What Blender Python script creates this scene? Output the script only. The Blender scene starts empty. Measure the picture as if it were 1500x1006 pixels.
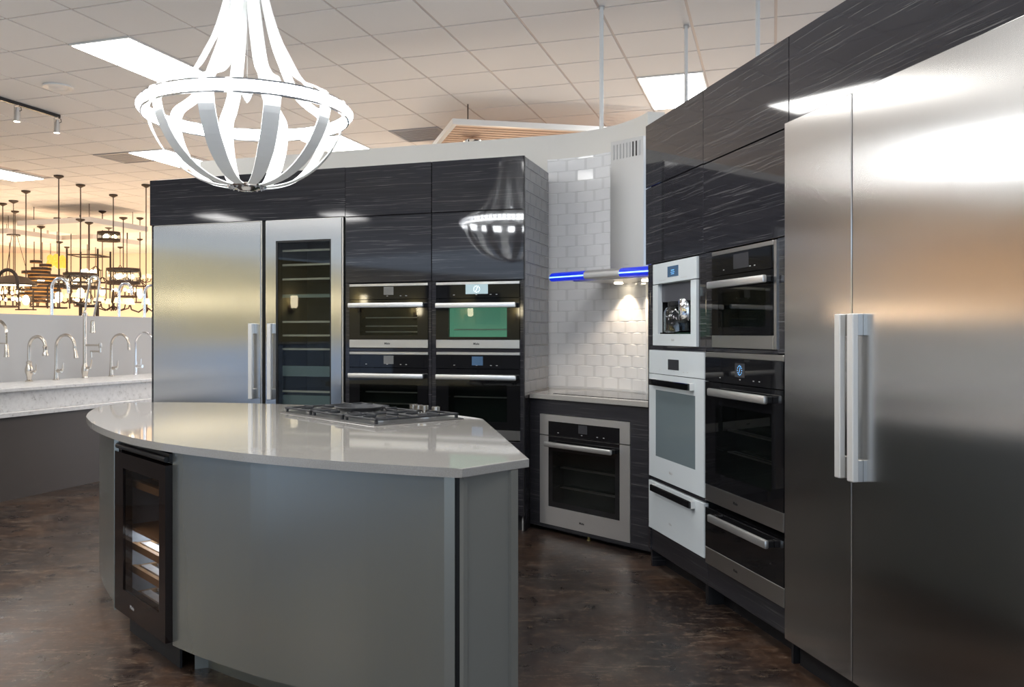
import bpy, bmesh, math, random
from mathutils import Vector, Matrix
random.seed(7)
PI = math.pi
sc = bpy.context.scene
COL = sc.collection

# ------------------------------------------------------------------ camera, world, large lamps, exposure
EYE = 1.31
cam_d = bpy.data.cameras.new('camera')
cam = bpy.data.objects.new('camera', cam_d)
COL.objects.link(cam)
cam.location = (0, 0, EYE)
cam.rotation_euler = (PI/2, 0, 0)
cam_d.sensor_width = 36.0
cam_d.lens = 36.0*1291/1500
cam_d.shift_x = 58/1500
cam_d.shift_y = -14/1500
cam_d.clip_end = 120
sc.camera = cam

world = bpy.data.worlds.new('world')
sc.world = world
world.use_nodes = True
bg = world.node_tree.nodes['Background']
bg.inputs[0].default_value = (0.66, 0.81, 1.0, 1)
bg.inputs[1].default_value = 1.05

sc.view_settings.view_transform = 'Standard'
sc.view_settings.look = 'None'
sc.view_settings.gamma = 1.0
sc.view_settings.use_curve_mapping = False
sc.view_settings.exposure = 0.58
sc.cycles.max_bounces = 8
sc.cycles.diffuse_bounces = 4
sc.cycles.glossy_bounces = 5
sc.cycles.transparent_max_bounces = 12
sc.cycles.sample_clamp_indirect = 6.0
sc.cycles.use_denoising = True

CEIL = 3.68
TILE = 0.6096
TH = math.radians(18.8)
CORG = (-1.5825, 6.629)
def grid_xy(a, b):
    x, y = a*TILE, b*TILE
    return (CORG[0]+x*math.cos(TH)+y*math.sin(TH), CORG[1]-x*math.sin(TH)+y*math.cos(TH))
LIGHT_L = 11.0        # radiance of the ceiling lights' lenses
def area(name, loc, rot, sx, sy, power, col):
    d = bpy.data.lights.new(name, 'AREA')
    d.shape = 'RECTANGLE'; d.size = sx; d.size_y = sy; d.energy = power; d.color = col
    o = bpy.data.objects.new(name, d)
    o.location = loc; o.rotation_euler = rot
    COL.objects.link(o)
    return o
# unseen ceiling lamps, most added to brighten the room, some read off reflections
for a, b in [(-3, -6), (0, -12), (-5, -8), (-7, -6), (1, -7), (-11, 0), (-11, -6), (-8, -18), (-12, -17),
             (4, -5), (0, -6), (5, -8), (9, 0), (9, 6), (4, -14), (2, 10), (7, 10), (-3, 13), (3, 15)]:
    x, y = grid_xy(a+.5, b+1)
    area('unseen_ceiling_lamp', (x, y, CEIL-.02), (0, 0, -TH), .58, 1.18, PI*LIGHT_L*.58*1.18, (1, .985, .965))
def point(name, loc, power, col, r=.08):
    d = bpy.data.lights.new(name, 'POINT'); d.energy = power; d.color = col; d.shadow_soft_size = r
    o = bpy.data.objects.new(name, d); o.location = loc; COL.objects.link(o); return o
WARM = (1.0, .69, .44)

# ------------------------------------------------------------------ materials
def mat(name, base=(.5, .5, .5), rough=.5, metal=0, coat=0, emit=None, strength=0, spec=.5, aniso=0, ior=1.5):
    m = bpy.data.materials.new(name); m.use_nodes = True
    b = m.node_tree.nodes['Principled BSDF']
    b.inputs['Base Color'].default_value = (*base, 1)
    b.inputs['Roughness'].default_value = rough
    b.inputs['Metallic'].default_value = metal
    b.inputs['Coat Weight'].default_value = coat
    b.inputs['Coat Roughness'].default_value = .03
    b.inputs['Specular IOR Level'].default_value = spec
    b.inputs['IOR'].default_value = ior
    if aniso:
        b.inputs['Anisotropic'].default_value = aniso
        t = m.node_tree.nodes.new('ShaderNodeTangent'); t.direction_type = 'RADIAL'; t.axis = 'Z'
        m.node_tree.links.new(t.outputs[0], b.inputs['Tangent'])
    if emit:
        b.inputs['Emission Color'].default_value = (*emit, 1)
        b.inputs['Emission Strength'].default_value = strength
    return m
def nodes(m):
    nt = m.node_tree
    return nt, nt.nodes['Principled BSDF'], nt.links
def N(nt, t, **kw):
    n = nt.nodes.new(t)
    for k, v in kw.items(): setattr(n, k, v)
    return n
def coords(nt, scale=(1, 1, 1), kind='Object', rot=(0, 0, 0)):
    tc = N(nt, 'ShaderNodeTexCoord'); mp = N(nt, 'ShaderNodeMapping')
    mp.inputs['Scale'].default_value = scale; mp.inputs['Rotation'].default_value = rot
    nt.links.new(tc.outputs[kind], mp.inputs[0])
    return mp.outputs[0]
def noise(nt, vec, scale, detail=4, rough=.55, dist=0):
    n = N(nt, 'ShaderNodeTexNoise')
    n.inputs['Scale'].default_value = scale; n.inputs['Detail'].default_value = detail
    n.inputs['Roughness'].default_value = rough; n.inputs['Distortion'].default_value = dist
    nt.links.new(vec, n.inputs['Vector']); return n.outputs[0]
def ramp(nt, fac, stops):
    r = N(nt, 'ShaderNodeValToRGB')
    e = r.color_ramp.elements
    while len(e) < len(stops): e.new(.5)
    for i, (p, c) in enumerate(stops):
        e[i].position = p; e[i].color = (*c, 1) if len(c) == 3 else c
    nt.links.new(fac, r.inputs[0]); return r.outputs[0]
def mix(nt, fac, a, b):
    m = N(nt, 'ShaderNodeMix', data_type='RGBA')
    if hasattr(fac, 'links'): nt.links.new(fac, m.inputs[0])
    else: m.inputs[0].default_value = fac
    for v, i in ((a, 6), (b, 7)):
        if hasattr(v, 'links'): nt.links.new(v, m.inputs[i])
        else: m.inputs[i].default_value = (*v, 1)
    return m.outputs[2]
def bump(nt, b, h, strength, dist=.01):
    n = N(nt, 'ShaderNodeBump'); n.inputs['Strength'].default_value = strength; n.inputs['Distance'].default_value = dist
    nt.links.new(h, n.inputs['Height']); nt.links.new(n.outputs[0], b.inputs['Normal'])

M = {}
# dark glossy laminate with thin pale streaks along the grain
def laminate(name, rough):
    m = mat(name, rough=rough, coat=0, spec=.55); nt, b, lk = nodes(m)
    tc = N(nt, 'ShaderNodeTexCoord'); sp = N(nt, 'ShaderNodeSeparateXYZ'); lk.new(tc.outputs['Object'], sp.inputs[0])
    wob = noise(nt, coords(nt, (2.2, 2.2, 6)), 1.3, 2, .5)
    wm = N(nt, 'ShaderNodeMath', operation='MULTIPLY_ADD'); lk.new(wob, wm.inputs[0]); wm.inputs[1].default_value = .020; lk.new(sp.outputs[2], wm.inputs[2])
    def lines(sx, sz, lo, w, seed):
        cb = N(nt, 'ShaderNodeCombineXYZ')
        for k, (src, q) in enumerate(((sp.outputs[0], sx), (sp.outputs[1], sx), (wm.outputs[0], sz))):
            mm = N(nt, 'ShaderNodeMath', operation='MULTIPLY_ADD'); lk.new(src, mm.inputs[0]); mm.inputs[1].default_value = q; mm.inputs[2].default_value = seed*(k+1)
            lk.new(mm.outputs[0], cb.inputs[k])
        n_ = noise(nt, cb.outputs[0], 1.0, 2, .5)
        return ramp(nt, n_, [(lo, (0, 0, 0)), (lo+w, (1, 1, 1)), (lo+2*w, (.15, .15, .15))])
    l1 = lines(1.3, 120, .640, .030, 3.1); l2 = lines(2.0, 190, .640, .035, 7.7)
    tone = ramp(nt, noise(nt, coords(nt, (.6, .6, 30)), 1.4, 3, .6), [(.3, (.017, .017, .021)), (.7, (.030, .029, .034))])
    c = mix(nt, l1, tone, (.115, .112, .113)); c = mix(nt, l2, c, (.085, .083, .085))
    lk.new(c, b.inputs['Base Color'])
    return m
M['laminate'] = laminate('dark_streaked_laminate', .045)
M['laminate_satin'] = laminate('dark_streaked_laminate_satin', .28)
M['carcass'] = mat('black_carcass', (.012, .012, .014), .5)
# brushed stainless
m = mat('brushed_steel', (.62, .61, .595), .20, 1, aniso=.88); nt, b, lk = nodes(m)
v = coords(nt, (260, 260, 2.0)); w = noise(nt, v, 1.5, 3, .6)
lk.new(ramp(nt, w, [(.3, (.575, .57, .56)), (.7, (.60, .595, .585))]), b.inputs['Base Color'])
M['steel'] = m
M['steel_trim'] = mat('steel_trim', (.62, .61, .595), .30, 1)
M['handle_bar'] = mat('brushed_bar_aluminium', (.72, .72, .71), .36, .9)
M['frame_steel'] = mat('satin_frame_steel', (.68, .665, .65), .34, .8)
M['handle'] = mat('satin_aluminium', (.80, .80, .79), .42, .55)
M['chrome'] = mat('polished_chrome', (.86, .86, .87), .07, 1)
M['nickel'] = mat('brushed_nickel', (.66, .61, .54), .24, 1)
M['black_glass'] = mat('black_glass', (.006, .006, .007), .035, spec=.6)
M['black_satin'] = mat('black_satin', (.012, .012, .013), .35)
M['white_glass'] = mat('white_glass', (.66, .71, .735), .06, spec=.5)
M['screen'] = mat('dark_screen', (.045, .045, .05), .10)
M['screen_grey'] = mat('grey_screen', (.16, .16, .155), .12)
M['screen_blue'] = mat('blue_screen', (.04, .07, .12), .08, emit=(.16, .32, .55), strength=.12)
M['screen_lit'] = mat('lit_screen', (.25, .32, .34), .1, emit=(.35, .47, .52), strength=.45)
M['ink'] = mat('dark_ink', (.02, .02, .02), .5)
M['ink_pale'] = mat('pale_ink', (.45, .45, .45), .5)
M['ink_lit'] = mat('lit_mark', (.8, .9, 1), .5, emit=(.8, .92, 1), strength=1.4)
M['ink_blue'] = mat('blue_lit_mark', (.1, .4, .9), .5, emit=(.2, .55, 1), strength=.5)
M['oven_inner'] = mat('oven_inner_glass', (.010, .016, .015), .12, spec=.5)
M['oven_teal'] = mat('teal_glow_glass', (.16, .40, .30), .10, emit=(.10, .28, .20), strength=.5)  # teal glow put into the glass for the oven lamp being on
M['oven_grey'] = mat('grey_printed_glass', (.16, .20, .215), .05)
M['rack'] = mat('oven_rack_steel', (.5, .5, .5), .3, 1)
def clear(name, tint, ior=1.45, rough=.01):
    m = bpy.data.materials.new(name); m.use_nodes = True; nt = m.node_tree
    nt.nodes.remove(nt.nodes['Principled BSDF'])
    t = N(nt, 'ShaderNodeBsdfTransparent'); t.inputs[0].default_value = (*tint, 1)
    g = N(nt, 'ShaderNodeBsdfGlossy'); g.inputs['Roughness'].default_value = rough
    f = N(nt, 'ShaderNodeFresnel'); f.inputs[0].default_value = ior
    x = N(nt, 'ShaderNodeMixShader')
    ge = N(nt, 'ShaderNodeNewGeometry'); iv = N(nt, 'ShaderNodeMath', operation='SUBTRACT'); iv.inputs[0].default_value = 1
    nt.links.new(ge.outputs['Backfacing'], iv.inputs[1])
    mu = N(nt, 'ShaderNodeMath', operation='MULTIPLY'); nt.links.new(f.outputs[0], mu.inputs[0]); nt.links.new(iv.outputs[0], mu.inputs[1])
    nt.links.new(mu.outputs[0], x.inputs[0]); nt.links.new(t.outputs[0], x.inputs[1]); nt.links.new(g.outputs[0], x.inputs[2])
    nt.links.new(x.outputs[0], nt.nodes['Material Output'].inputs[0]); return m
M['pane_dark'] = clear('tinted_pane', (.72, .73, .71), 1.5)
M['pane_brown'] = clear('brown_tinted_pane', (.70, .66, .64), 1.38)
M['pane_clear'] = clear('clear_pane', (.93, .95, .95), 1.45)
M['tile_white'] = mat('white_glazed_tile', (.87, .87, .865), .08, spec=.5)
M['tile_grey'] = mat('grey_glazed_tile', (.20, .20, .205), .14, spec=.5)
M['grout'] = mat('pale_grout', (.74, .74, .73), .8)
M['grout_dark'] = mat('grey_grout', (.30, .30, .30), .8)
m = mat('warm_grey_quartz', (.40, .38, .355), .045, spec=.6); nt, b, lk = nodes(m)
w = noise(nt, coords(nt, (1, 1, 1)), 220, 2)
lk.new(ramp(nt, w, [(.3, (.325, .310, .29)), (.7, (.385, .37, .345))]), b.inputs['Base Color'])
M['quartz'] = m
m = mat('white_speckled_quartz', (.78, .77, .76), .25); nt, b, lk = nodes(m)
w = noise(nt, coords(nt), 26, 4, .7)
lk.new(ramp(nt, w, [(.28, (.42, .40, .38)), (.40, (.74, .73, .72)), (.6, (.82, .81, .80))]), b.inputs['Base Color'])
M['quartz_white'] = m
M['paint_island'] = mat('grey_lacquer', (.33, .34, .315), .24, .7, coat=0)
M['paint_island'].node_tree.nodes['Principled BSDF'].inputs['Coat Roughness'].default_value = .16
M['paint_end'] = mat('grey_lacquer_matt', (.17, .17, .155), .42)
M['cream'] = mat('cream_wall_paint', (.78, .755, .70), .75)
M['half_wall'] = mat('pale_grey_wall_paint', (.43, .43, .435), .7)
M['brown_panel'] = mat('dark_brown_panel', (.085, .073, .068), .45)
M['olive'] = mat('olive_wall_paint', (.52, .46, .26), .8)
M['peach'] = mat('peach_wall_paint', (.88, .76, .60), .85)
M['pale_blue'] = mat('pale_blue_reflection_tint', (.46, .60, .84), .4)  # blue given to unseen cabinets and platform to tint reflections
m = mat('white_ceiling_tile', (.86, .85, .835), .9); nt, b, lk = nodes(m)
w = noise(nt, coords(nt), 160, 3, .7); bump(nt, b, w, .12, .002)
M['ceil_tile'] = m
M['ceil_grid'] = mat('ceiling_grid_metal', (.62, .56, .53), .5)
M['white_metal'] = mat('white_painted_metal', (.78, .78, .76), .4)
M['lens'] = mat('light_lens', (.9, .9, .9), .4, emit=(1, .985, .95), strength=LIGHT_L)
M['vent'] = mat('grey_vent_metal', (.42, .42, .44), .5)
M['chand'] = mat('white_leather_strap', (.86, .87, .86), .45)
nt, b, lk = nodes(M['chand'])
tl = N(nt, 'ShaderNodeBsdfTranslucent'); tl.inputs[0].default_value = (.85, .87, .86, 1); mx = N(nt, 'ShaderNodeMixShader'); mx.inputs[0].default_value = .07
lk.new(b.outputs[0], mx.inputs[1]); lk.new(tl.outputs[0], mx.inputs[2]); lk.new(mx.outputs[0], nt.nodes['Material Output'].inputs[0])
M['led'] = mat('crystal_led_band', (.9, .9, .9), .1, emit=(.95, .98, 1), strength=33)
M['crystal'] = mat('cut_crystal', (.92, .94, .97), .03, spec=.9)
M['crystal'].node_tree.nodes['Principled BSDF'].inputs['Transmission Weight'].default_value = .6
M['blue_led'] = mat('blue_led_strip', (.01, .03, .30), .2, emit=(.0, .02, 1), strength=.34)
M['blue_led_core'] = mat('blue_led_core', (.5, .7, 1), .2, emit=(.16, .42, 1), strength=1.7)
M['hood_lamp'] = mat('hood_lamp_lens', (1, .9, .75), .3, emit=(1, .85, .62), strength=12)
M['hood_steel'] = mat('satin_hood_steel', (.56, .56, .555), .36, .85)
M['iron'] = mat('cast_iron', (.03, .032, .036), .42, spec=.6)
M['bronze'] = mat('dark_bronze', (.055, .035, .022), .5, .4)
M['gilt'] = mat('gilt_inside', (.75, .45, .15), .4, .6)
M['bulb'] = mat('warm_bulb', (1, .9, .7), .4, emit=(1, .80, .52), strength=6)
M['shade_warm'] = mat('warm_lit_shade', (1, .85, .6), .5, emit=(1, .66, .34), strength=.8)
M['amber'] = mat('amber_glass', (.8, .35, .04), .2, emit=(1, .42, .06), strength=.75)
M['sconce'] = mat('sconce_glass', (1, .9, .7), .4, emit=(1, .86, .58), strength=13)
M['spot_lens'] = mat('spot_lens', (1, .9, .8), .4, emit=(1, .9, .75), strength=9)
M['cloud'] = mat('white_ceiling_cloud', (.72, .70, .68), .7)
M['cloud_slat'] = mat('pale_wood_slat', (.70, .50, .36), .6)
M['shelf_wood'] = mat('beech_shelf', (.42, .26, .13), .5)
M['cooler_frame'] = mat('dark_brown_glass_frame', (.010, .0065, .006), .10)
M['cooler_inside'] = mat('cool_grey_lining', (.40, .46, .52), .5)
M['cool_led'] = mat('cool_led_strip', (.8, .9, 1), .4, emit=(.75, .88, 1), strength=5)
M['fridge_inside'] = mat('dark_lining', (.09, .09, .08), .4)
M['shelf_edge'] = mat('pale_shelf_edge', (.60, .60, .52), .3)
M['bin_front'] = mat('blue_green_bin_front', (.22, .30, .30), .15)
M['brass'] = mat('brass_foot', (.6, .5, .2), .3, .8)
M['picture'] = mat('dark_print', (.06, .055, .05), .3)
# stained and polished concrete
m = mat('stained_concrete', (.05, .03, .02), .25, spec=.35); nt, b, lk = nodes(m)
vv = coords(nt)
def sharp(fac, a, b2, lo=0., hi=1.): return ramp(nt, fac, [(a, (lo,)*3), (b2, (hi,)*3)])
n1 = noise(nt, vv, .9, 5, .6, .3); n2 = noise(nt, coords(nt, (1, 1, 1), rot=(0, 0, 1.1)), 5.0, 8, .66, .4); n3 = noise(nt, vv, 22, 6, .7, .2)
n4 = noise(nt, coords(nt, (1, 1, 1), rot=(0, 0, 2.3)), 1.7, 6, .62, .5)
c = mix(nt, sharp(n1, .42, .58), (.023, .016, .014), (.066, .036, .022))
c = mix(nt, sharp(n4, .50, .64, 0, .75), c, (.074, .060, .052))
c = mix(nt, sharp(n2, .38, .56, .75, 0), c, (.012, .009, .009))
c = mix(nt, sharp(n3, .54, .68, 0, .7), c, (.13, .085, .058))
c = mix(nt, sharp(n3, .34, .46, .55, 0), c, (.014, .010, .010))
for sx, ang, lo in ((5.0, .5, .60), (8.0, -.35, .60), (4.0, 1.3, .62)):
    vs = coords(nt, (1.0, sx, 1), rot=(0, 0, ang)); ns = noise(nt, vs, 2.6, 6, .7, .5)
    fs_ = ramp(nt, ns, [(lo, (0, 0, 0)), (lo+.018, (1, 1, 1)), (lo+.036, (0, 0, 0))])
    ms = N(nt, 'ShaderNodeMath', operation='MULTIPLY'); lk.new(fs_, ms.inputs[0]); lk.new(n3, ms.inputs[1])
    c = mix(nt, ms.outputs[0], c, (.27, .20, .14))
lk.new(c, b.inputs['Base Color'])
lk.new(ramp(nt, n2, [(.3, (.24,)*3), (.7, (.40,)*3)]), b.inputs['Roughness'])
bump(nt, b, n3, .05, .003)
M['floor'] = m

# ------------------------------------------------------------------ mesh builder
class MB:
    def __init__(s): s.bm = bmesh.new()
    def box(s, x0, y0, z0, x1, y1, z1, bev=0, seg=1):
        v = [s.bm.verts.new(p) for p in ((x0, y0, z0), (x1, y0, z0), (x1, y1, z0), (x0, y1, z0), (x0, y0, z1), (x1, y0, z1), (x1, y1, z1), (x0, y1, z1))]
        fs = [s.bm.faces.new([v[i] for i in q]) for q in ((3, 2, 1, 0), (4, 5, 6, 7), (0, 1, 5, 4), (1, 2, 6, 5), (2, 3, 7, 6), (3, 0, 4, 7))]
        if bev:
            es = list({e for f in fs for e in f.edges})
            bmesh.ops.bevel(s.bm, geom=es, offset=bev, segments=seg, profile=.5, affect='EDGES')
        return s
    def ring(s, x0, z0, x1, z1, ix0, iz0, ix1, iz1, y0, y1):      # rectangular frame in the xz plane
        s.box(x0, y0, z0, x1, y1, iz0); s.box(x0, y0, iz1, x1, y1, z1)
        s.box(x0, y0, iz0, ix0, y1, iz1); s.box(ix1, y0, iz0, x1, y1, iz1)
        return s
    def prism(s, poly, z0, z1, bev=0):
        lo = [s.bm.verts.new((x, y, z0)) for x, y in poly]; hi = [s.bm.verts.new((x, y, z1)) for x, y in poly]
        n = len(poly)
        fs = [s.bm.faces.new(lo[::-1]), s.bm.faces.new(hi)]
        for i in range(n): fs.append(s.bm.faces.new((lo[i], lo[(i+1) % n], hi[(i+1) % n], hi[i])))
        if bev:
            es = [e for f in fs[:2] for e in f.edges]
            bmesh.ops.bevel(s.bm, geom=es, offset=bev, segments=2, profile=.5, affect='EDGES')
        return s
    def ribbon(s, pts, t, z0, z1):                                 # upright wall along a plan polyline, thickness t to its left
        n = len(pts); off = []
        for i, p in enumerate(pts):
            a = Vector(pts[max(i-1, 0)]); c = Vector(pts[min(i+1, n-1)]); d = (c-a).normalized()
            off.append((p[0]-d.y*t, p[1]+d.x*t))
        return s.prism(list(pts)+off[::-1], z0, z1)
    def tube(s, pts, r, seg=10, caps=True):
        pts = [Vector(p) for p in pts]; n = len(pts)
        rs = r if isinstance(r, (list, tuple)) else [r]*n
        up = None; rings = []
        for i in range(n):
            d = (pts[min(i+1, n-1)]-pts[max(i-1, 0)]).normalized()
            if up is None: up = Vector((0, 0, 1)) if abs(d.z) < .9 else Vector((1, 0, 0))
            up = (up-d*up.dot(d)).normalized(); sd = d.cross(up)
            rings.append([s.bm.verts.new(pts[i]+(up*math.cos(2*PI*k/seg)+sd*math.sin(2*PI*k/seg))*rs[i]) for k in range(seg)])
        for i in range(n-1):
            for k in range(seg):
                s.bm.faces.new((rings[i][k], rings[i+1][k], rings[i+1][(k+1) % seg], rings[i][(k+1) % seg]))
        if caps:
            s.bm.faces.new(rings[0]); s.bm.faces.new(rings[-1][::-1])
        return s
    def lathe(s, prof, c=(0, 0, 0), seg=20, closed=False):
        rings = []
        for r, z in prof:
            r = max(r, .0004)
            rings.append([s.bm.verts.new((c[0]+r*math.cos(2*PI*k/seg), c[1]+r*math.sin(2*PI*k/seg), c[2]+z)) for k in range(seg)])
        m = len(rings)
        for i in range(m if closed else m-1):
            a, b2 = rings[i], rings[(i+1) % m]
            for k in range(seg): s.bm.faces.new((a[k], a[(k+1) % seg], b2[(k+1) % seg], b2[k]))
        if not closed:
            s.bm.faces.new(rings[0][::-1]); s.bm.faces.new(rings[-1])
        return s
    def sphere(s, c, r, sx=1, sz=1, seg=12):
        return s.lathe([(r*sx*math.sin(PI*i/8), -r*sz*math.cos(PI*i/8)) for i in range(9)], c, seg)
    def strip(s, prof, w, t, ang):                                 # flat strap following (r,z) in the radial plane at angle ang; w may be a list
        n = len(prof); ws = w if isinstance(w, (list, tuple)) else [w]*n
        ca, sa = math.cos(ang), math.sin(ang); rows = []
        for i, (r, z) in enumerate(prof):
            a = Vector(prof[max(i-1, 0)]); b2 = Vector(prof[min(i+1, n-1)]); d = (b2-a).normalized(); nr = Vector((d.y, -d.x))
            row = []
            for o, h in ((-.5, -1), (-.5, 1), (.5, 1), (.5, -1)):
                rr = r+nr.x*o*t; zz = z+nr.y*o*t; q = h*ws[i]/2
                row.append(s.bm.verts.new((rr*ca-q*sa, rr*sa+q*ca, zz)))
            rows.append(row)
        for i in range(n-1):
            for k in range(4): s.bm.faces.new((rows[i][k], rows[i][(k+1) % 4], rows[i+1][(k+1) % 4], rows[i+1][k]))
        s.bm.faces.new(rows[0][::-1]); s.bm.faces.new(rows[-1])
        return s
    def mesh(s, name, material, smooth=False):
        bmesh.ops.recalc_face_normals(s.bm, faces=s.bm.faces[:])
        me = bpy.data.meshes.new(name); s.bm.to_mesh(me); s.bm.free()
        if smooth:
            for p in me.polygons: p.use_smooth = True
            try: me.set_sharp_from_angle(angle=math.radians(35))
            except Exception: pass
        me.materials.append(material); return me
def put(name, me, parent=None):
    o = bpy.data.objects.new(name, me); COL.objects.link(o)
    if parent: o.parent = parent
    return o
def part(name, mb, m, parent, smooth=False, label=None, stuff=False):
    o = put(name, mb.mesh(name, m if not isinstance(m, str) else M[m], smooth), parent)
    if label: o['label'] = label
    if stuff: o['kind'] = 'stuff'
    return o
def tag(o, label, cat, group=None):
    o['label'] = label; o['category'] = cat
    if group: o['group'] = group
    return o
def thing(name, label, cat, loc=(0, 0, 0), rz=0, group=None):
    o = bpy.data.objects.new(name, None); COL.objects.link(o)
    o.empty_display_size = .1; o.location = loc; o.rotation_euler = (0, 0, rz)
    return tag(o, label, cat, group)
def struct(name, mb, m, parent=None):
    o = part(name, mb, m, parent)
    if parent is None: o['kind'] = 'structure'
    return o
def copy_tree(o, parent=None):
    c = o.copy(); COL.objects.link(c)
    if parent: c.parent = parent
    for ch in o.children: copy_tree(ch, c)
    return c
def smooth_line(pts, k=6):
    out = []; n = len(pts)
    for i in range(n-1):
        p0, p1, p2, p3 = (Vector(pts[max(i-1, 0)]), Vector(pts[i]), Vector(pts[i+1]), Vector(pts[min(i+2, n-1)]))
        for j in range(k):
            t = j/k
            out.append(tuple(.5*((2*p1)+(p2-p0)*t+(2*p0-5*p1+4*p2-p3)*t*t+(3*p1-p0-3*p2+p3)*t**3)))
    out.append(tuple(pts[-1])); return out
TXT = {}
def text_mesh(s, size, material, bold=.0):
    k = (s, size, material.name)
    if k not in TXT:
        cu = bpy.data.curves.new('lettering', 'FONT'); cu.body = s; cu.size = size; cu.align_x = 'CENTER'; cu.align_y = 'CENTER'
        cu.extrude = .0003; cu.offset = bold
        ob = bpy.data.objects.new('lettering', cu); COL.objects.link(ob)
        me = bpy.data.meshes.new_from_object(ob.evaluated_get(bpy.context.evaluated_depsgraph_get()))
        bpy.data.objects.remove(ob); me.materials.clear(); me.materials.append(material)
        TXT[k] = me
    return TXT[k]
def letter(name, s, size, m, parent, loc, rot=(PI/2, 0, 0), bold=.0):
    o = put(name, text_mesh(s, size, M[m], bold), parent); o.location = loc; o.rotation_euler = rot; return o

class Frame:                      # plan frame of a run of cabinets: x along its face, y into it
    def __init__(s, x, y, deg):
        s.o = Vector((x, y)); s.rz = -math.radians(deg)
        s.e = Vector((math.cos(s.rz), math.sin(s.rz))); s.n = Vector((-s.e.y, s.e.x))
    def at(s, l, d=0, z=0):
        p = s.o+s.e*l+s.n*d; return (p.x, p.y, z)
FL = Frame(-2.49593, 6.81866, 19)       # long run at the back
FC = Frame(.375, 5.979, 49.8)           # corner unit
FR = Frame(.9865, 5.0154, 80)           # run on the right

# ------------------------------------------------------------------ setting: floor, ceiling, walls
struct('floor', MB().box(-18, -9, -.1, 10, 27, 0), 'floor')
struct('bounce_floor', MB().box(-18, -9, 0, 10, -2.6, .004).box(-1.0, 8.2, 0, 10, 26, .004).box(-16, 10.8, 0, -4.6, 26, .004), mat('pale_bounce_floor', (.62, .60, .57), .16))  # unseen pale floor areas, added to bounce light up to the ceiling
ceil = struct('ceiling', MB().box(-18, -9, 3.70, 10, 27, 3.80), 'ceil_grid')
lights_in = {(-3, 0): 'long ceiling light left of the chandelier', (-7, 6): 'ceiling light behind the lower left of the chandelier, beside a grey vent',
             (-12, 6): 'ceiling light at the far left edge, beyond the track light', (-3, 6): 'ceiling light partly hidden by the chandelier and the cream wall',
             (4, 4): 'ceiling light above the dark cabinets on the right, crossed by a thin post'}
offs = {(-7, 6): -.12, (-12, 6): -.28}
vents_in = {(-8, 6): 'grey square ceiling vent beside the light left of the chandelier', (-1, 6): 'grey square ceiling vent above the cream wall, behind the chandelier'}
taken = set()
for a, b in lights_in: taken |= {(a, b), (a, b+1)}
for a, b in vents_in: taken.add((a, b))
tile_bm = MB().box(.011, .011, 3.6825, TILE-.011, TILE-.011, 3.699)
tile_me = tile_bm.mesh('ceiling_tile', M['ceil_tile'])
cells = []
for a in range(-26, 20):
    for b in range(-24, 30):
        if (a, b) in taken: continue
        x, y = grid_xy(a+.5, b+.5)
        if not (-17.5 < x < 9.5 and -8.5 < y < 26.5): continue
        u = x/y if y > 1 else 9; v = (CEIL-EYE)/y if y > 1 else 9
        vis = y > 3.5 and -.60 < u < .46 and v < .44
        cells.append((0 if vis else 1, y, a, b))
cells.sort()
ceil_root = ceil
rest = MB()
for k, (hid, y, a, b) in enumerate(cells):
    x0, y0 = grid_xy(a, b)
    if k < 290 and not hid:
        o = put('ceiling_tile', tile_me, ceil); o.location = (x0, y0, 0); o.rotation_euler = (0, 0, -TH)
    else:
        q = [grid_xy(a+i, b+j) for i, j in ((.018, .018), (.982, .018), (.982, .982), (.018, .982))]
        rest.prism(q, 3.6825, 3.699)
part('ceiling_tiling', rest, 'ceil_tile', ceil, stuff=True)
g = MB()
for a in range(-26, 21): 
    p, q = grid_xy(a, -24), grid_xy(a, 30); d = Vector(q)-Vector(p); d.normalize(); w = Vector((-d.y, d.x))*.012
    g.prism([(p[0]+w.x, p[1]+w.y), (p[0]-w.x, p[1]-w.y), (q[0]-w.x, q[1]-w.y), (q[0]+w.x, q[1]+w.y)], 3.689, 3.698)
for b in range(-24, 31):
    p, q = grid_xy(-26, b), grid_xy(20, b); d = Vector(q)-Vector(p); d.normalize(); w = Vector((-d.y, d.x))*.012
    g.prism([(p[0]+w.x, p[1]+w.y), (p[0]-w.x, p[1]-w.y), (q[0]-w.x, q[1]-w.y), (q[0]+w.x, q[1]+w.y)], 3.6885, 3.6975)
part('ceiling_grid', g, 'ceil_grid', ceil)
for (a, b), lab in lights_in.items():
    x, y = grid_xy(a+offs.get((a, b), 0), b)
    t = thing('ceiling_light', lab, 'light', (x, y, 3.66), -TH)
    part('light_frame', MB().box(.005, .005, .012, .03, 2*TILE-.005, .04).box(TILE-.03, .005, .012, TILE-.005, 2*TILE-.005, .04)
         .box(.03, .005, .012, TILE-.03, .03, .04).box(.03, 2*TILE-.03, .012, TILE-.03, 2*TILE-.005, .04), 'white_metal', t)
    part('light_lens', MB().box(.02, .02, .008, TILE-.02, 2*TILE-.02, .03, .004), 'lens', t)
for (a, b), lab in vents_in.items():
    x, y = grid_xy(a, b)
    t = thing('ceiling_vent', lab, 'vent', (x, y, 3.672), -TH)
    part('vent_frame', MB().box(.0, .0, 0, .03, TILE, .028).box(TILE-.03, 0, 0, TILE, TILE, .028).box(.03, 0, 0, TILE-.03, .03, .028).box(.03, TILE-.03, 0, TILE-.03, TILE, .028), 'vent', t)
    for i in range(9):
        part('vent_slat', MB().box(.03, .05+.058*i, .004, TILE-.03, .085+.058*i, .012), 'vent', t)
    part('vent_back', MB().box(.03, .03, .022, TILE-.03, TILE-.03, .028), 'carcass', t)
x, y = grid_xy(-4.66, 1.55)
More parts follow.
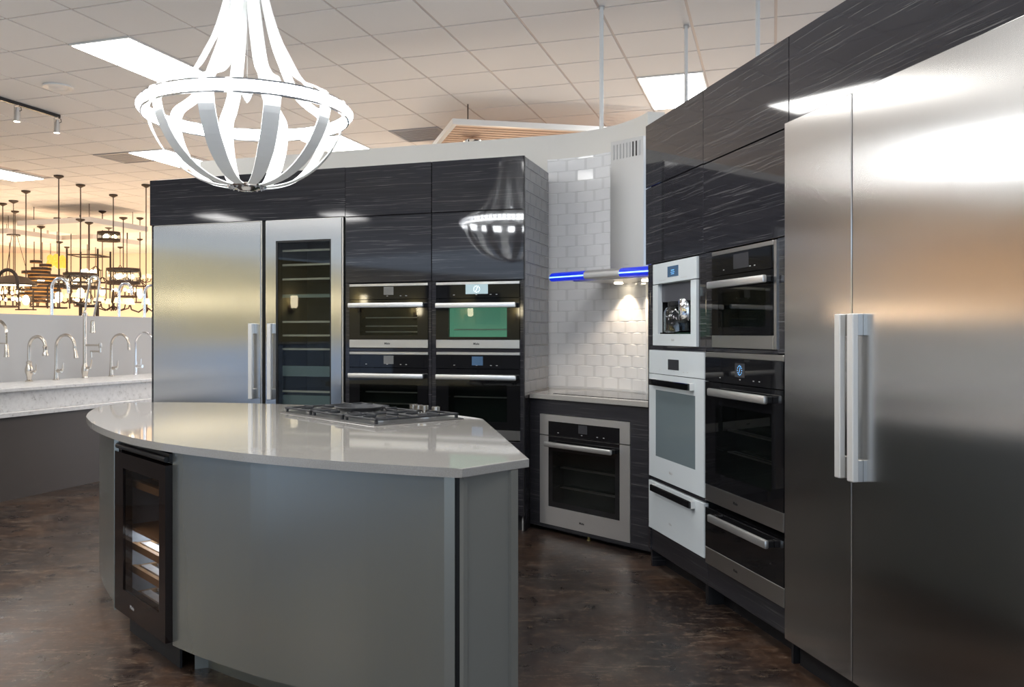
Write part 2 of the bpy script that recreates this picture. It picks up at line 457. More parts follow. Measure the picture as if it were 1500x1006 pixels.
t = thing('ceiling_speaker', 'round white ceiling speaker left of the chandelier', 'speaker', (x, y, 3.66))
part('speaker_rim', MB().lathe([(.085, .02), (.135, .02), (.135, .004), (.11, 0), (.085, .008)], closed=True, seg=32), 'white_metal', t, True)
part('speaker_grille', MB().lathe([(.088, .018), (.086, .008), (.02, .004), (.012, .0), (.002, 0)], seg=32), 'ceil_tile', t, True)

# curved cream partition behind the cabinets
ARC_C, ARC_R = Vector((.299, 5.737)), .878
WALL_TOP, T_BOT, T_TOP = 2.79, .920, 2.607
A0 = Vector((.5626, 6.576)); B0 = ARC_C+ARC_R*Vector((math.sin(math.radians(19)), math.cos(math.radians(19))))
S0 = (B0-A0).length
def wall_at(s, off=0):                     # point and heading along the wall's room side
    if s < S0:
        d = Vector((math.cos(math.radians(19)), -math.sin(math.radians(19)))); p = A0+d*s
    else:
        ph = math.radians(19)+(s-S0)/ARC_R
        if ph < math.radians(80):
            p = ARC_C+ARC_R*Vector((math.sin(ph), math.cos(ph))); d = Vector((math.cos(ph), -math.sin(ph)))
        else:
            ph = math.radians(80); ext = s-S0-ARC_R*math.radians(61)
            d = Vector((math.cos(ph), -math.sin(ph))); p = ARC_C+ARC_R*Vector((math.sin(ph), math.cos(ph)))+d*ext
    return p+Vector((-d.y, d.x))*off, d
S_END = S0+ARC_R*math.radians(61)+.02
S_T = S_END-.005
path = [Vector((-2.337, 7.563))]+[wall_at(S_END*i/40)[0] for i in range(41)]
wb = struct('wall_back', MB().ribbon([tuple(p) for p in path], .12, 0, WALL_TOP), 'cream')
TW, TP, TT = .152, .0795, .008
bed = MB().ribbon([tuple(wall_at(.0+S_T*i/30, -.0095)[0]) for i in range(31)], .0085, T_BOT-.01, T_TOP)
part('grout_bed', bed, 'grout', wb)
def tile_mesh(name, w, h, m): return MB().box(-w/2, -TT/2, -h/2, w/2, TT/2, h/2, .0026).mesh(name, M[m])
tm = {}
def tmesh(w, h, m):
    k = (round(w, 4), round(h, 4), m)
    if k not in tm: tm[k] = tile_mesh('tile', w, h, m)
    return tm[k]
rows = int((T_TOP-T_BOT)/TP)
for r in range(rows+1):
    z0 = T_BOT+r*TP; h = min(TP, T_TOP-z0)-.002
    if h < .012: continue
    s = -TW/2 if r % 2 else 0.0
    while s < S_T-.02:
        s0, s1 = max(s, 0), min(s+TW, S_T)
        p, d = wall_at((s0+s1)/2, -.004-TT/2)
        o = put('tile', tmesh(s1-s0-.002, h, 'tile_white'), wb)
        o.location = (p.x, p.y, z0+h/2+.001); o.rotation_euler = (0, 0, math.atan2(d.y, d.x))
        s += TW
# far walls of the showroom
struct('wall_far', MB().box(-18, 26.0, 0, 10, 26.2, 3.7), 'peach')
struct('wall_left', MB().box(-18.2, 7, 0, -18, 26, 3.7), 'peach')
struct('wall_side', MB().box(-7.15, -7.5, 0, -7.0, 5.2, 2.45), 'olive')

# ------------------------------------------------------------------ shared appliance pieces
LOGO = 'Miele'
def bar_handle(p, l0, l1, z0, z1, off, m='handle_bar', post='black_satin', y_face=-.006, t=.02, rnd=.006):
    h = part('handle', MB().box(l0, off, z0, l1, off+t, z1, rnd, 2), m, p, True)
    w = (l1-l0)
    for c in (l0+w*.03, l1-w*.03):
        part('handle_mount', MB().box(c-.012, off+t-.004, z0+.003, c+.012, y_face+.001, z1-.003, .003), post, h)
    return h
def pull_handle(p, l0, l1, z0, z1, off, y_face):
    h = part('handle', MB().box(l0, off, z0, l1, off+.022, z1, .003), 'handle', p)
    for c in (z0, z1-.075):
        part('handle_mount', MB().box(l0+.002, off+.02, c, l1-.002, y_face+.001, c+.075, .002), 'steel_trim', h)
    return h
def clock_marks(scr, x, z, r, y, m):
    mk = MB()
    for k in range(12):
        a = 2*PI*k/12; q = .0024
        mk.box(x+r*math.sin(a)-q, y-.0006, z+r*math.cos(a)-q, x+r*math.sin(a)+q, y, z+r*math.cos(a)+q)
    for a, ln in ((.35, r*.7), (3.6, r*.75)):
        dx, dz = math.sin(a), math.cos(a)
        mk.tube([(x, y, z), (x+dx*ln, y, z+dz*ln)], .0016, 5)
    part('clock_face', mk, m, scr)
def oven(fr, name, label, cat, l0, l1, z0, z1, seam, win, handle=None, top=.019, bot=None, scr=None, scr_m='screen', scr_clock=None,
         face='black_glass', inner='oven_inner', rack_z=(), group=None, frame=None, logo=None, logo_m='ink', pure=False, deep=.36, logo_s=.020):
    """Built-in oven: x across its face (0 at l0), y into it, z up from its bottom edge."""
    t = thing(name, label, cat, fr.at(l0, 0, z0), fr.rz, group)
    W, H = l1-l0, z1-z0; sm = seam-z0; yf, yb = -.006, .018
    i0, j0, i1, j1 = win[0]-l0, win[1]-z0, win[2]-l0, win[3]-z0
    part('casing', MB().box(.012, yb+.001, .005, .02, deep, H-.005).box(W-.02, yb+.001, .005, W-.012, deep, H-.005)
         .box(.02, yb+.001, H-.013, W-.02, deep, H-.005).box(.02, yb+.001, .005, W-.02, deep, .013).box(.02, deep-.01, .013, W-.02, deep, H-.013), 'carcass', t)
    if frame:                                                       # steel surround with a glass centre
        fx, ft, fb = frame
        cp = part('control_panel', MB().ring(0, sm+.003, W, H, fx, sm+.003+.0001, W-fx, H-ft, yf, yb), 'frame_steel', t)
        part('control_glass', MB().box(fx, yf+.001, sm+.0035, W-fx, yb, H-ft), 'black_glass', cp)
        door = part('door', MB().ring(0, 0, W, sm-.003, fx, fb, W-fx, sm-.0032, yf, yb), 'frame_steel', t)
        part('door_glass', MB().ring(fx, fb, W-fx, sm-.0035, i0, j0, i1, j1, yf+.001, yb), 'black_glass', door)
    else:
        if top: part('top_strip', MB().box(0, yf, H-top, W, yb, H, .0015), 'steel_trim', t)
        cp = part('control_panel', MB().box(0, yf, sm+.0015, W, yb, H-top-.0005, .001), face, t)
        b0 = 0
        if bot:
            b0 = bot-z0
            st = part('bottom_strip', MB().box(0, yf, 0, W, yb, b0-.0005, .0015), 'steel_trim', t)
        door = part('door', MB().ring(0, b0, W, sm-.0015, i0, j0, i1, j1, yf, yb), face, t)
    part('window_pane', MB().box(i0, yf+.001, j0, i1, yf+.005, j1), 'pane_dark' if inner != 'oven_grey' else 'oven_grey', door)
    if inner != 'oven_grey':
        cv = part('cavity', MB().box(i0, .10, j0, i1, .104, j1).box(i0-.004, yb, j0, i0, .104, j1).box(i1, yb, j0, i1+.004, .104, j1)
                  .box(i0, yb, j0-.004, i1, .104, j0).box(i0, yb, j1, i1, .104, j1+.004), inner, t)
        for rz in rack_z:
            part('rack', MB().tube([(i0+.02, .05, rz-z0), (i1-.02, .05, rz-z0)], .0045, 6).tube([(i0+.02, .085, rz-z0), (i1-.02, .085, rz-z0)], .003, 6)
                 .tube([(i0+.02, .05, rz-z0), (i0+.02, .085, rz-z0)], .003, 6).tube([(i1-.02, .05, rz-z0), (i1-.02, .085, rz-z0)], .003, 6), 'rack', cv)
    if scr:
        so = part('screen', MB().box(scr[0]-l0, yf-.001, scr[1]-z0, scr[2]-l0, yf+.002, scr[3]-z0), scr_m, cp)
        if scr_clock: clock_marks(so, (scr[0]+scr[2])/2-l0, (scr[1]+scr[3])/2-z0, (scr[3]-scr[1])*.33, yf-.0012, scr_clock)
    km = MB()
    for q in (.22, .49, .66, .73):
        km.box(W*q-.006, yf-.0006, sm+.022, W*q+.006, yf+.001, sm+.026)
    part('touch_marks', km, 'ink_pale', cp)
    if handle:
        h0, h1, k0, k1, off = handle
        if pure:
            h = part('handle', MB().box(h0-l0, off, k0-z0, h1-l0, off+.012, k1-z0, .002), 'black_glass', t, label='glossy dark handle bar')
            for c in (h0-l0+.012, h1-l0-.012):
                part('handle_mount', MB().box(c-.012, off+.011, k0-z0-.002, c+.012, yf+.001, k1-z0+.002, .002), 'handle', h)
        else:
            bar_handle(t, h0-l0, h1-l0, k0-z0, k1-z0, off)
    if logo: letter('logo', LOGO, logo_s, logo_m, t, (W*logo[0], yf-.0006, logo[1]-z0), bold=.0004)
    return t

# ------------------------------------------------------------------ cabinets of the long run at the back
def board(x0, y0, z0, x1, y1, z1): return MB().box(x0, y0, z0, x1, y1, z1, .0012)
def cabinet(fr, name, label, l0):
    return thing(name, label, 'cabinet', fr.at(l0), fr.rz)
ca = cabinet(FL, 'tall_cabinet', 'dark glossy cabinet surround above and around the steel refrigerator and glass wine refrigerator', 0)
part('upper_panel', board(.0, 0, 2.147, 1.682, .02, 2.495), 'laminate', ca)
part('side_board', board(0, .021, 0, .018, .64, 2.47), 'laminate', ca)
part('side_board', board(1.664, .021, 0, 1.681, .64, 2.47), 'laminate', ca)
part('back_board', MB().box(.018, .62, 0, 1.664, .64, 2.49), 'carcass', ca)
part('top_board', MB().box(.018, .021, 2.15, 1.664, .62, 2.168).box(0, .021, 2.472, 1.682, .62, 2.49), 'carcass', ca)
part('filler_strip', MB().box(.018, .006, .0, .047, .03, 2.14), 'laminate', ca)
part('filler_strip', MB().box(1.016, .02, .0, 1.041, .04, 2.14), 'carcass', ca)
part('toe_kick', MB().box(.018, .06, 0, 1.664, .075, .098), 'carcass', ca)

def oven_tower(l0, l1, s0, s1, label, tiled=False):
    c = cabinet(FL, 'oven_cabinet', label, l0); W = l1-l0
    part('cabinet_door', board(0, 0, 2.143, W-.003, .02, 2.493), 'laminate', c)
    part('cabinet_door', board(0, 0, 1.672, W-.003, .02, 2.138), 'laminate', c)
    part('stile', board(0, .0, .10, s0-l0, .02, 1.667), 'laminate', c)
    part('stile', board(s1-l0, .0, .10, W-(.01 if tiled else .001), .02, 1.667), 'laminate', c)
    part('rail', board(s0-l0, 0.002, 1.187, s1-l0, .02, 1.209), 'laminate', c)
    part('drawer_front', board(s0-l0, 0, .352, s1-l0, .02, .592), 'laminate', c)
    part('drawer_front', board(s0-l0, 0, .104, s1-l0, .02, .347), 'laminate', c)
    part('side_board', MB().box(0, .021, 0, .016, .64, 2.47), 'carcass', c)
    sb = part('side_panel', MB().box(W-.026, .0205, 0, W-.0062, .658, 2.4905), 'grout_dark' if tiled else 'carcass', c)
    part('back_board', MB().box(.016, .62, 0, W-.03, .64, 2.47), 'carcass', c)
    part('top_board', MB().box(0, .021, 2.472, W-.028, .62, 2.49), 'carcass', c)
    part('toe_kick', MB().box(.016, .05, 0, W-.03, .065, .10), 'carcass', c)
    if tiled:
        part('edge_trim', MB().box(W-.011, 0, 0, W-.003, .012, 2.491), 'black_satin', c)
        D0, D1 = .012, .658
        r = 0; z = .914
        while z < 2.488:
            h = min(TP, 2.49-z)-.003
            s = D0-(TW/2 if r % 2 else .02)
            while s < D1-.01:
                a, b2 = max(s, D0), min(s+TW, D1)
                if b2-a > .012:
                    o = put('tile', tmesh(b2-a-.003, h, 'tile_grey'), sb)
                    o.location = (W-.0075, (a+b2)/2, z+h/2+.0015); o.rotation_euler = (0, 0, PI/2)
                s += TW
            z += TP; r += 1
        part('lower_panel', MB().box(W-.011, .012, 0, W-.002, .658, .90), 'laminate', c)
    return c
oven_tower(1.684, 2.343, 1.716, 2.320, 'dark cabinet tower beside the wine refrigerator, holding two black ovens')
oven_tower(2.345, 3.008, 2.376, 2.975, 'dark cabinet tower with a grey tiled side, holding two black ovens, beside the corner counter', True)

# refrigerator and wine refrigerator at the back
def fridge(fr, name, label, l0, l1, z0, z1, hl0, hl1, hz0, hz1, hoff, trim_l=False, trim_r=False):
    t = thing(name, label, 'refrigerator', fr.at(l0, 0, 0), fr.rz); W = l1-l0
    part('body', MB().box(.01, .025, .10, W-.01, .58, z1-.005), 'carcass', t)
    part('door', MB().box(0, -.022, z0, W, .02, z1, .003), 'steel', t)
    part('base_grille', MB().box(.01, .04, .0, W-.01, .06, .098), 'carcass', t)
    if trim_r: part('door_trim', MB().box(W+.002, -.018, z0, W+.012, .04, z1+.004), 'steel_trim', t)
    if trim_r: part('door_trim', MB().box(0, -.012, z1+.001, W+.012, .02, z1+.006), 'steel_trim', t)
    pull_handle(t, hl0-l0, hl1-l0, hz0, hz1, hoff, -.022)
    return t
fridge(FL, 'refrigerator', 'brushed steel refrigerator column at the back left, beside the glass wine refrigerator', .051, 1.001, .105, 2.136, .925, .957, .833, 1.387, -.07, trim_r=True)
t = thing('wine_refrigerator', 'steel framed glass door wine refrigerator at the back, between steel refrigerator and ovens', 'refrigerator', FL.at(1.045), FL.rz)
W = .618
part('body', MB().box(.01, .06, .10, .02, .58, 2.13).box(W-.02, .06, .10, W-.01, .58, 2.13).box(.02, .06, 2.12, W-.02, .58, 2.13).box(.02, .06, .10, W-.02, .58, .11), 'fridge_inside', t)
part('back_lining', MB().box(.02, .55, .11, W-.02, .58, 2.12), 'fridge_inside', t)
part('base_grille', MB().box(.01, .07, .0, W-.01, .085, .098), 'carcass', t)
dr = part('door_frame', MB().ring(0, .105, W, 2.135, .085, .26, .536, 1.988, -.022, .02), 'steel', t)
part('door_gasket', MB().ring(.085, .26, .536, 1.988, .097, .272, .524, 1.976, -.016, .05), 'black_satin', dr)
part('door_pane', MB().box(.097, -.012, .272, .524, -.006, 1.976), 'pane_dark', dr)
part('door_trim', MB().box(W+.002, -.018, .105, W+.014, .05, 2.139).box(0, -.012, 2.136, W+.014, .02, 2.141), 'steel_trim', t)
for z in (1.923, 1.818, 1.713, 1.589, 1.40, 1.30, 1.20, .89, .72, .55):
    sh = part('shelf', MB().box(.03, .07, z-.004, W-.03, .53, z+.002), 'pane_clear', t)
    part('shelf_edge', MB().box(.03, .058, z-.008, W-.03, .07, z+.006), 'shelf_edge', sh)
part('bin_front', MB().box(.03, .05, 1.0, W-.03, .058, 1.076), 'bin_front', t)
part('bin_front', MB().box(.03, .05, 1.575, W-.03, .056, 1.60), 'bin_front', t)
part('lower_bin', MB().box(.03, .07, .78, W-.03, .40, .86), 'bin_front', t)
pull_handle(t, .038, .070, .833, 1.387, -.07, -.022)

# four black ovens in the two towers
oven(FL, 'oven', 'upper left black oven at the back, three bright racks showing behind its window', 'oven', 1.718, 2.318, 1.213, 1.663, 1.551, (1.80, 1.30, 2.24, 1.50),
     (1.731, 2.302, 1.493, 1.527, -.062), bot=1.271, scr=(1.985, 1.583, 2.06, 1.64), scr_m='screen_grey', rack_z=(1.425, 1.365, 1.325), logo=(.49, 1.243))
oven(FL, 'oven', 'upper right black oven at the back, lit teal window and bright clock display', 'oven', 2.378, 2.973, 1.213, 1.663, 1.551, (2.47, 1.29, 2.885, 1.49),
     (2.391, 2.958, 1.485, 1.520, -.062), bot=1.271, scr=(2.593, 1.580, 2.752, 1.645), scr_m='screen_lit', scr_clock='ink_lit', inner='oven_teal', rack_z=(1.34,), logo=(.49, 1.243))
oven(FL, 'oven', 'lower left black oven at the back, beside the wine refrigerator', 'oven', 1.718, 2.318, .60, 1.185, 1.074, (1.80, .72, 2.24, .96),
     (1.731, 2.302, 1.001, 1.035, -.062), bot=.667, scr=(1.985, 1.10, 2.06, 1.158), scr_m='screen_grey', rack_z=(.90, .82), logo=(.49, .634))
oven(FL, 'oven', 'lower right black oven at the back with small blue display', 'oven', 2.380, 2.975, .60, 1.187, 1.074, (2.47, .72, 2.885, .97),
     (2.393, 2.960, 1.001, 1.036, -.062), bot=.667, scr=(2.638, 1.098, 2.716, 1.158), scr_m='screen_blue', rack_z=(.88,), logo=(.49, .634))

# ------------------------------------------------------------------ corner unit
cb = cabinet(FC, 'base_cabinet', 'dark streaked base cabinet under the corner counter, holding the steel framed oven', 0)
part('face_panel', MB().ring(.024, .03, 1.13, .876, .122, .052, .893, .781, 0, .02), 'laminate_satin', cb)
part('side_board', MB().box(.10, .021, .03, .118, .45, .86).box(.90, .021, .03, .918, .45, .86), 'carcass', cb)
part('back_board', MB().box(.118, .43, .03, .90, .45, .86), 'carcass', cb)
part('toe_kick', MB().box(.06, .07, 0, 1.10, .085, .05), 'carcass', cb)
for x in (.53, 1.055):
    part('foot', MB().lathe([(.014, 0), (.014, .004), (.009, .008), (.009, .035)], (x, .03, 0), 12), 'brass', cb, True)
oven(FC, 'oven', 'steel framed oven under the corner counter, dark window with two racks', 'oven', .124, .891, .054, .779, .641, (.24, .21, .775, .545),
     (.213, .785, .573, .606, -.062), frame=(.079, .043, .121), scr=(.472, .675, .547, .729), scr_m='screen', rack_z=(.43, .30), logo=(.49, .105), deep=.40)
cpts = [(.385, 5.938)]
p = FL.at(3.010, .658); cpts.append((p[0], p[1]))
cpts += [tuple(wall_at(.01+S_T*i/24, -.016)[0]) for i in range(25)]
p = FC.at(1.12, .03); cpts.append((p[0], p[1])); p = FC.at(1.12, -.022); cpts.append((p[0], p[1]))
ct = part('corner_countertop', MB().prism(cpts, .879, .910, .002), 'quartz', None)
tag(ct, 'grey quartz countertop over the corner cabinet, below the range hood', 'countertop')
t = thing('induction_cooktop', 'flush black glass cooktop set in the corner countertop', 'cooktop', FC.at(.16, .08, .9102), FC.rz)
part('cooktop_glass', MB().box(0, 0, 0, .80, .50, .0025, .0008), 'black_glass', t)
zm = MB()
for x, y, r in ((.17, .14, .09), (.17, .36, .075), (.42, .26, .12), (.65, .14, .075), (.65, .36, .09)):
    zm.lathe([(r-.002, .0022), (r, .0022), (r, .0028), (r-.002, .0028)], (x, y, 0), 32, True)
part('cooking_zone_marks', zm, 'ink_pale', t)

# range hood
t = thing('range_hood', 'wall mounted steel range hood with blue lit front bar, over the corner counter', 'hood', FC.at(.529, .145, 1.65), FC.rz)
hw = .45
prof = [(0.0, .0), (-.012, .008), (-.016, .025), (-.012, .042), (.004, .054), (.03, .06), (.10, .062), (.10, .03), (.03, .0)]
def bar_mb(x0, x1, grow=0):
    b2 = MB(); f = []
    for x in (x0, x1): f.append([b2.bm.verts.new((x, y-(grow if y < 0 else 0), z+.018)) for y, z in prof])
    n = len(prof)
    for i in range(n): b2.bm.faces.new((f[0][i], f[0][(i+1) % n], f[1][(i+1) % n], f[1][i]))
    b2.bm.faces.new(f[0]); b2.bm.faces.new(f[1][::-1]); return b2
part('front_bar', bar_mb(-.14, .16), 'hood_steel', t, True)
for x0, x1 in ((-hw, -.14), (.16, hw)):
    bl = part('light_strip', bar_mb(x0, x1), 'blue_led', t, True, label='blue glowing strip')
    part('light_core', MB().box(x0+.002, -.0185, .039, x1-.002, -.015, .047), 'blue_led_core', bl)
part('canopy', MB().prism([(-hw+.02, .08), (hw-.02, .08), (hw-.02, .58), (-hw+.02, .58)], .028, .060), 'hood_steel', t)
part('filter_box', MB().prism([(-.30, .06), (.34, .06), (.34, .50), (-.30, .50)], .012, .028), 'steel_trim', t)
def wall_depth(l):                     # how far the tiled wall stands behind the corner unit's face
    best = min((abs((wall_at(S_T*i/300, -.014)[0]-FC.o).dot(FC.e)-l), (wall_at(S_T*i/300, -.014)[0]-FC.o).dot(FC.n)) for i in range(301))
    return best[1]
LAMPS = [(x, wall_depth(.529+x)-.145-.085) for x in (-.19, .13)]
for x, ly in LAMPS:
    part('hood_lamp', MB().lathe([(.03, .010), (.03, .003), (.002, .003)], (x, ly, .002), 20), 'hood_lamp', t)
ch = part('chimney', MB().ring(-.141, .0, .141, .0, 0, 0, 0, 0, 0, 0) if False else MB().box(-.141, .253, .06, .141, .56, .78).box(-.138, .256, .78, .138, .56, .95), 'hood_steel', t)
for i in range(9):
    part('vent_slot', MB().box(-.118+.0275*i, .2535, .828, -.108+.0275*i, .257, .925), 'black_satin' if 6 <= i <= 7 else 'ink_pale', ch)
letter('logo', LOGO, .016, 'ink_pale', t, (.0, .2522, .12))
for x, ly in LAMPS:
    wp = FC.at(.529+x, .145+ly, 1.648)
    d = bpy.data.lights.new('hood_spot', 'SPOT'); d.energy = 6.5; d.color = (1, .80, .60); d.spot_size = math.radians(105); d.spot_blend = .5; d.shadow_soft_size = .02
    o = bpy.data.objects.new('hood_spot', d); o.location = wp; COL.objects.link(o)
    aim = Vector(FC.at(.529+x, .145+ly+.02, 1.0)); o.rotation_euler = (aim-Vector(wp)).to_track_quat('-Z', 'Y').to_euler()

# ------------------------------------------------------------------ run on the right
cd = cabinet(FR, 'oven_cabinet', 'dark cabinet tower on the right, beside the corner counter, holding the white appliances', 0)
part('cabinet_door', board(0, 0, 2.136, .755, .02, 2.491), 'laminate', cd)
part('cabinet_door', board(0, 0, 1.702, .755, .02, 2.131), 'laminate', cd)
part('side_board', MB().box(.03, .021, .0, .048, .64, 2.47), 'laminate', cd)
part('side_board', MB().box(.740, .021, .0, .754, .64, 2.47), 'carcass', cd)
part('back_board', MB().box(.048, .62, 0, .74, .64, 2.47), 'carcass', cd)
part('top_board', MB().box(.03, .021, 2.47, .754, .62, 2.488), 'carcass', cd)
part('stile', board(.030, .002, .10, .064, .02, 1.699), 'laminate', cd)
part('stile', board(.064, .002, 1.246, .125, .02, 1.699), 'laminate', cd)
part('stile', board(.702, .002, 1.246, .783, .02, 1.699), 'laminate', cd)
part('rail', board(.064, .002, 1.224, .783, .02, 1.246), 'laminate', cd)
part('rail', board(.066, .002, .497, .783, .02, .519), 'laminate', cd)
part('base_panel', board(.03, .012, .10, .783, .026, .222), 'laminate_satin', cd)
part('toe_kick', MB().box(.048, .10, 0, .74, .115, .10), 'carcass', cd)
ce = cabinet(FR, 'oven_cabinet', 'dark cabinet tower on the right, between white appliances and large refrigerators, holding black ovens', .757)
part('cabinet_door', board(.002, 0, 2.133, .785, .02, 2.491), 'laminate', ce)
part('cabinet_door', board(.002, 0, 1.702, .785, .02, 2.128), 'laminate', ce)
part('side_board', MB().box(.0, .021, .0, .014, .64, 2.47), 'carcass', ce)
part('side_board', MB().box(.770, .021, .0, .785, .64, 2.47), 'carcass', ce)
part('back_board', MB().box(.014, .62, 0, .770, .64, 2.47), 'carcass', ce)
part('top_board', MB().box(0, .021, 2.47, .785, .62, 2.488), 'carcass', ce)
part('stile', board(.028, .002, 1.230, .105, .02, 1.699), 'laminate', ce)
part('stile', board(.698, .002, 1.230, .785, .02, 1.699), 'laminate', ce)
part('stile', board(.765, .002, .10, .785, .02, 1.228), 'laminate', ce)
part('rail', board(.105, .002, 1.226, .698, .02, 1.243), 'laminate', ce)
part('base_panel', board(.028, .012, .10, .785, .026, .207), 'laminate_satin', ce)
part('toe_kick', MB().box(.014, .10, 0, .77, .115, .10), 'carcass', ce)
cf = cabinet(FR, 'tall_cabinet', 'dark glossy cabinet panel above the large steel refrigerators on the right', 1.545)
part('upper_panel', board(.002, 0, 2.150, 1.42, .02, 2.491), 'laminate', cf)
part('side_board', MB().box(1.402, .021, 0, 1.42, .64, 2.47), 'laminate', cf)
part('back_board', MB().box(.0, .62, 0, 1.402, .64, 2.47), 'carcass', cf)
part('top_board', MB().box(0, .021, 2.15, 1.40, .60, 2.168).box(0, .021, 2.472, 1.42, .62, 2.49), 'carcass', cf)
part('toe_kick', MB().box(.0, .10, 0, 1.40, .115, .095), 'carcass', cf)
fridge(FR, 'refrigerator', 'narrow steel refrigerator column on the right, beside the black ovens', 1.549, 1.993, .106, 2.143, 1.952, 1.986, .81, 1.379, -.062)
fridge(FR, 'refrigerator', 'wide steel refrigerator at the right edge of the view', 1.998, 2.93, .106, 2.145, 2.026, 2.062, .808, 1.379, -.062)

# built-in white coffee machine
t = thing('coffee_machine', 'white built-in coffee machine above the white oven, dark niche with a glass jug', 'coffee machine', FR.at(.127, 0, 1.2475), FR.rz)
W, H = .569, .445
cpn = part('control_panel', MB().box(0, -.008, .335, W, .018, H, .002), 'white_glass', t)
so = part('screen', MB().box(.212, -.010, .363, .352, -.007, .419), 'screen_blue', cpn)
part('screen_text', MB().box(.26, -.0106, .395, .30, -.0099, .399).box(.255, -.0106, .385, .305, -.0099, .388).box(.26, -.0106, .376, .30, -.0099, .379), 'ink_blue', so)
part('touch_marks', MB().box(.09, -.0087, .350, .19, -.0079, .352).box(.38, -.0087, .350, .46, -.0079, .352), 'ink_pale', cpn)
part('door', MB().ring(0, 0, W, .331, .074, .062, W-.066, .3305, -.008, .018), 'white_glass', t)
part('niche', MB().box(.074, .26, .062, W-.066, .265, .33).box(.070, .019, .062, .074, .26, .33).box(W-.066, .019, .062, W-.062, .26, .33)
     .box(.074, .0, .058, W-.066, .26, .062).box(.074, .019, .33, W-.066, .26, .334), 'black_satin', t)
sp = part('dispenser_panel', MB().box(.082, .012, .235, W-.074, .05, .329), mat('slate_plastic', (.07, .072, .085), .3), t)
part('dispenser_spout', MB().lathe([(.045, .0), (.05, .012), (.05, .105), (.046, .112)], (.355, .045, .132), 24), 'chrome', sp, True)
part('drip_tray', MB().box(.085, .0, .0625, W-.08, .2, .070), 'black_glass', t)
letter('logo', LOGO, .018, 'ink_pale', t, (.28, -.0086, .031))
c = FR.at(.127+.19, .055, 1.2475+.0703)
t = thing('glass_jug', 'clear glass milk jug with dark lid inside the coffee machine niche', 'jug', c)
part('jug', MB().lathe([(.062, 0), (.070, .006), (.070, .11), (.060, .13), (.046, .138), (.043, .138), (.057, .126), (.066, .108), (.066, .008), (.058, .004)], seg=28, closed=True), mat('jug_glass', (.9, .95, .97), .02, spec=.8), t, True)
t.children[0].data.materials[0].node_tree.nodes['Principled BSDF'].inputs['Transmission Weight'].default_value = 1.0
part('lid', MB().lathe([(.047, .139), (.05, .145), (.05, .165), (.03, .172)], seg=24), 'black_satin', t, True)

oven(FR, 'oven', 'white glass oven under the coffee machine, with grey window', 'oven', .066, .780, .520, 1.222, 1.091, (.162, .640, .680, 1.004),
     (.150, .668, 1.030, 1.064, -.042), top=0, scr=(.338, 1.121, .479, 1.176), scr_m='screen', face='white_glass', inner='oven_grey', logo=(.43, .575), logo_m='ink_pale', pure=True)
def warming_drawer(l0, l1, z0, z1, label, white, h, logo):
    t = thing('warming_drawer', label, 'drawer', FR.at(l0, 0, z0), FR.rz); W, H = l1-l0, z1-z0
    part('casing', MB().box(.02, .02, .01, W-.02, .36, H-.01), 'carcass', t)
    if white:
        part('drawer_front', MB().box(0, -.008, 0, W, .018, H, .002), 'white_glass', t)
        hd = part('handle', MB().box(h[0]-l0, -.042, h[2]-z0, h[1]-l0, -.030, h[3]-z0, .002), 'black_glass', t, label='glossy dark handle bar')
        for c in (h[0]-l0+.012, h[1]-l0-.012):
            part('handle_mount', MB().box(c-.012, -.031, h[2]-z0-.002, c+.012, -.007, h[3]-z0+.002, .002), 'handle', hd)
        letter('logo', LOGO, .018, 'ink_pale', t, (W*.43, -.0086, logo-z0))
    else:
        part('drawer_front', MB().box(0, -.006, .079, W, .018, H, .001), 'black_glass', t)
        part('bottom_strip', MB().box(0, -.006, 0, W, .018, .0785, .0015), 'steel_trim', t)
        bar_handle(t, h[0]-l0, h[1]-l0, h[2]-z0, h[3]-z0, -.050)
        letter('logo', LOGO, .018, 'ink', t, (W*.43, -.0066, logo-z0))
    return t
warming_drawer(.066, .780, .229, .494, 'white warming drawer under the white oven', True, (.166, .682, .450, .484), .305)
oven(FR, 'steam_oven', 'compact black steam oven on the right, above the large black oven', 'oven', .864, 1.432, 1.246, 1.694, 1.579, (.93, 1.34, 1.37, 1.50),
     (.893, 1.424, 1.520, 1.553, -.048), bot=1.3035, scr=(1.085, 1.600, 1.225, 1.665), scr_m='screen', rack_z=(), logo=None)
o = [c for c in bpy.data.objects if c.name.startswith('steam_oven')][0]
part('side_trim', MB().box(.571, -.004, .0, .592, .018, .448), 'steel_trim', o)
oven(FR, 'oven', 'large black oven on the right, between steam oven and black warming drawer', 'oven', .793, 1.514, .514, 1.224, 1.084, (.90, .66, 1.42, .98),
     (.898, 1.432, 1.022, 1.057, -.048), top=.024, bot=.593, scr=(1.10, 1.118, 1.19, 1.180), scr_m='screen', scr_clock='ink_blue', rack_z=(.86, .76), logo=(.43, .553), logo_m='ink')
warming_drawer(.793, 1.516, .214, .481, 'black warming drawer with steel strip under the large black oven', False, (.905, 1.445, .434, .469), .253)

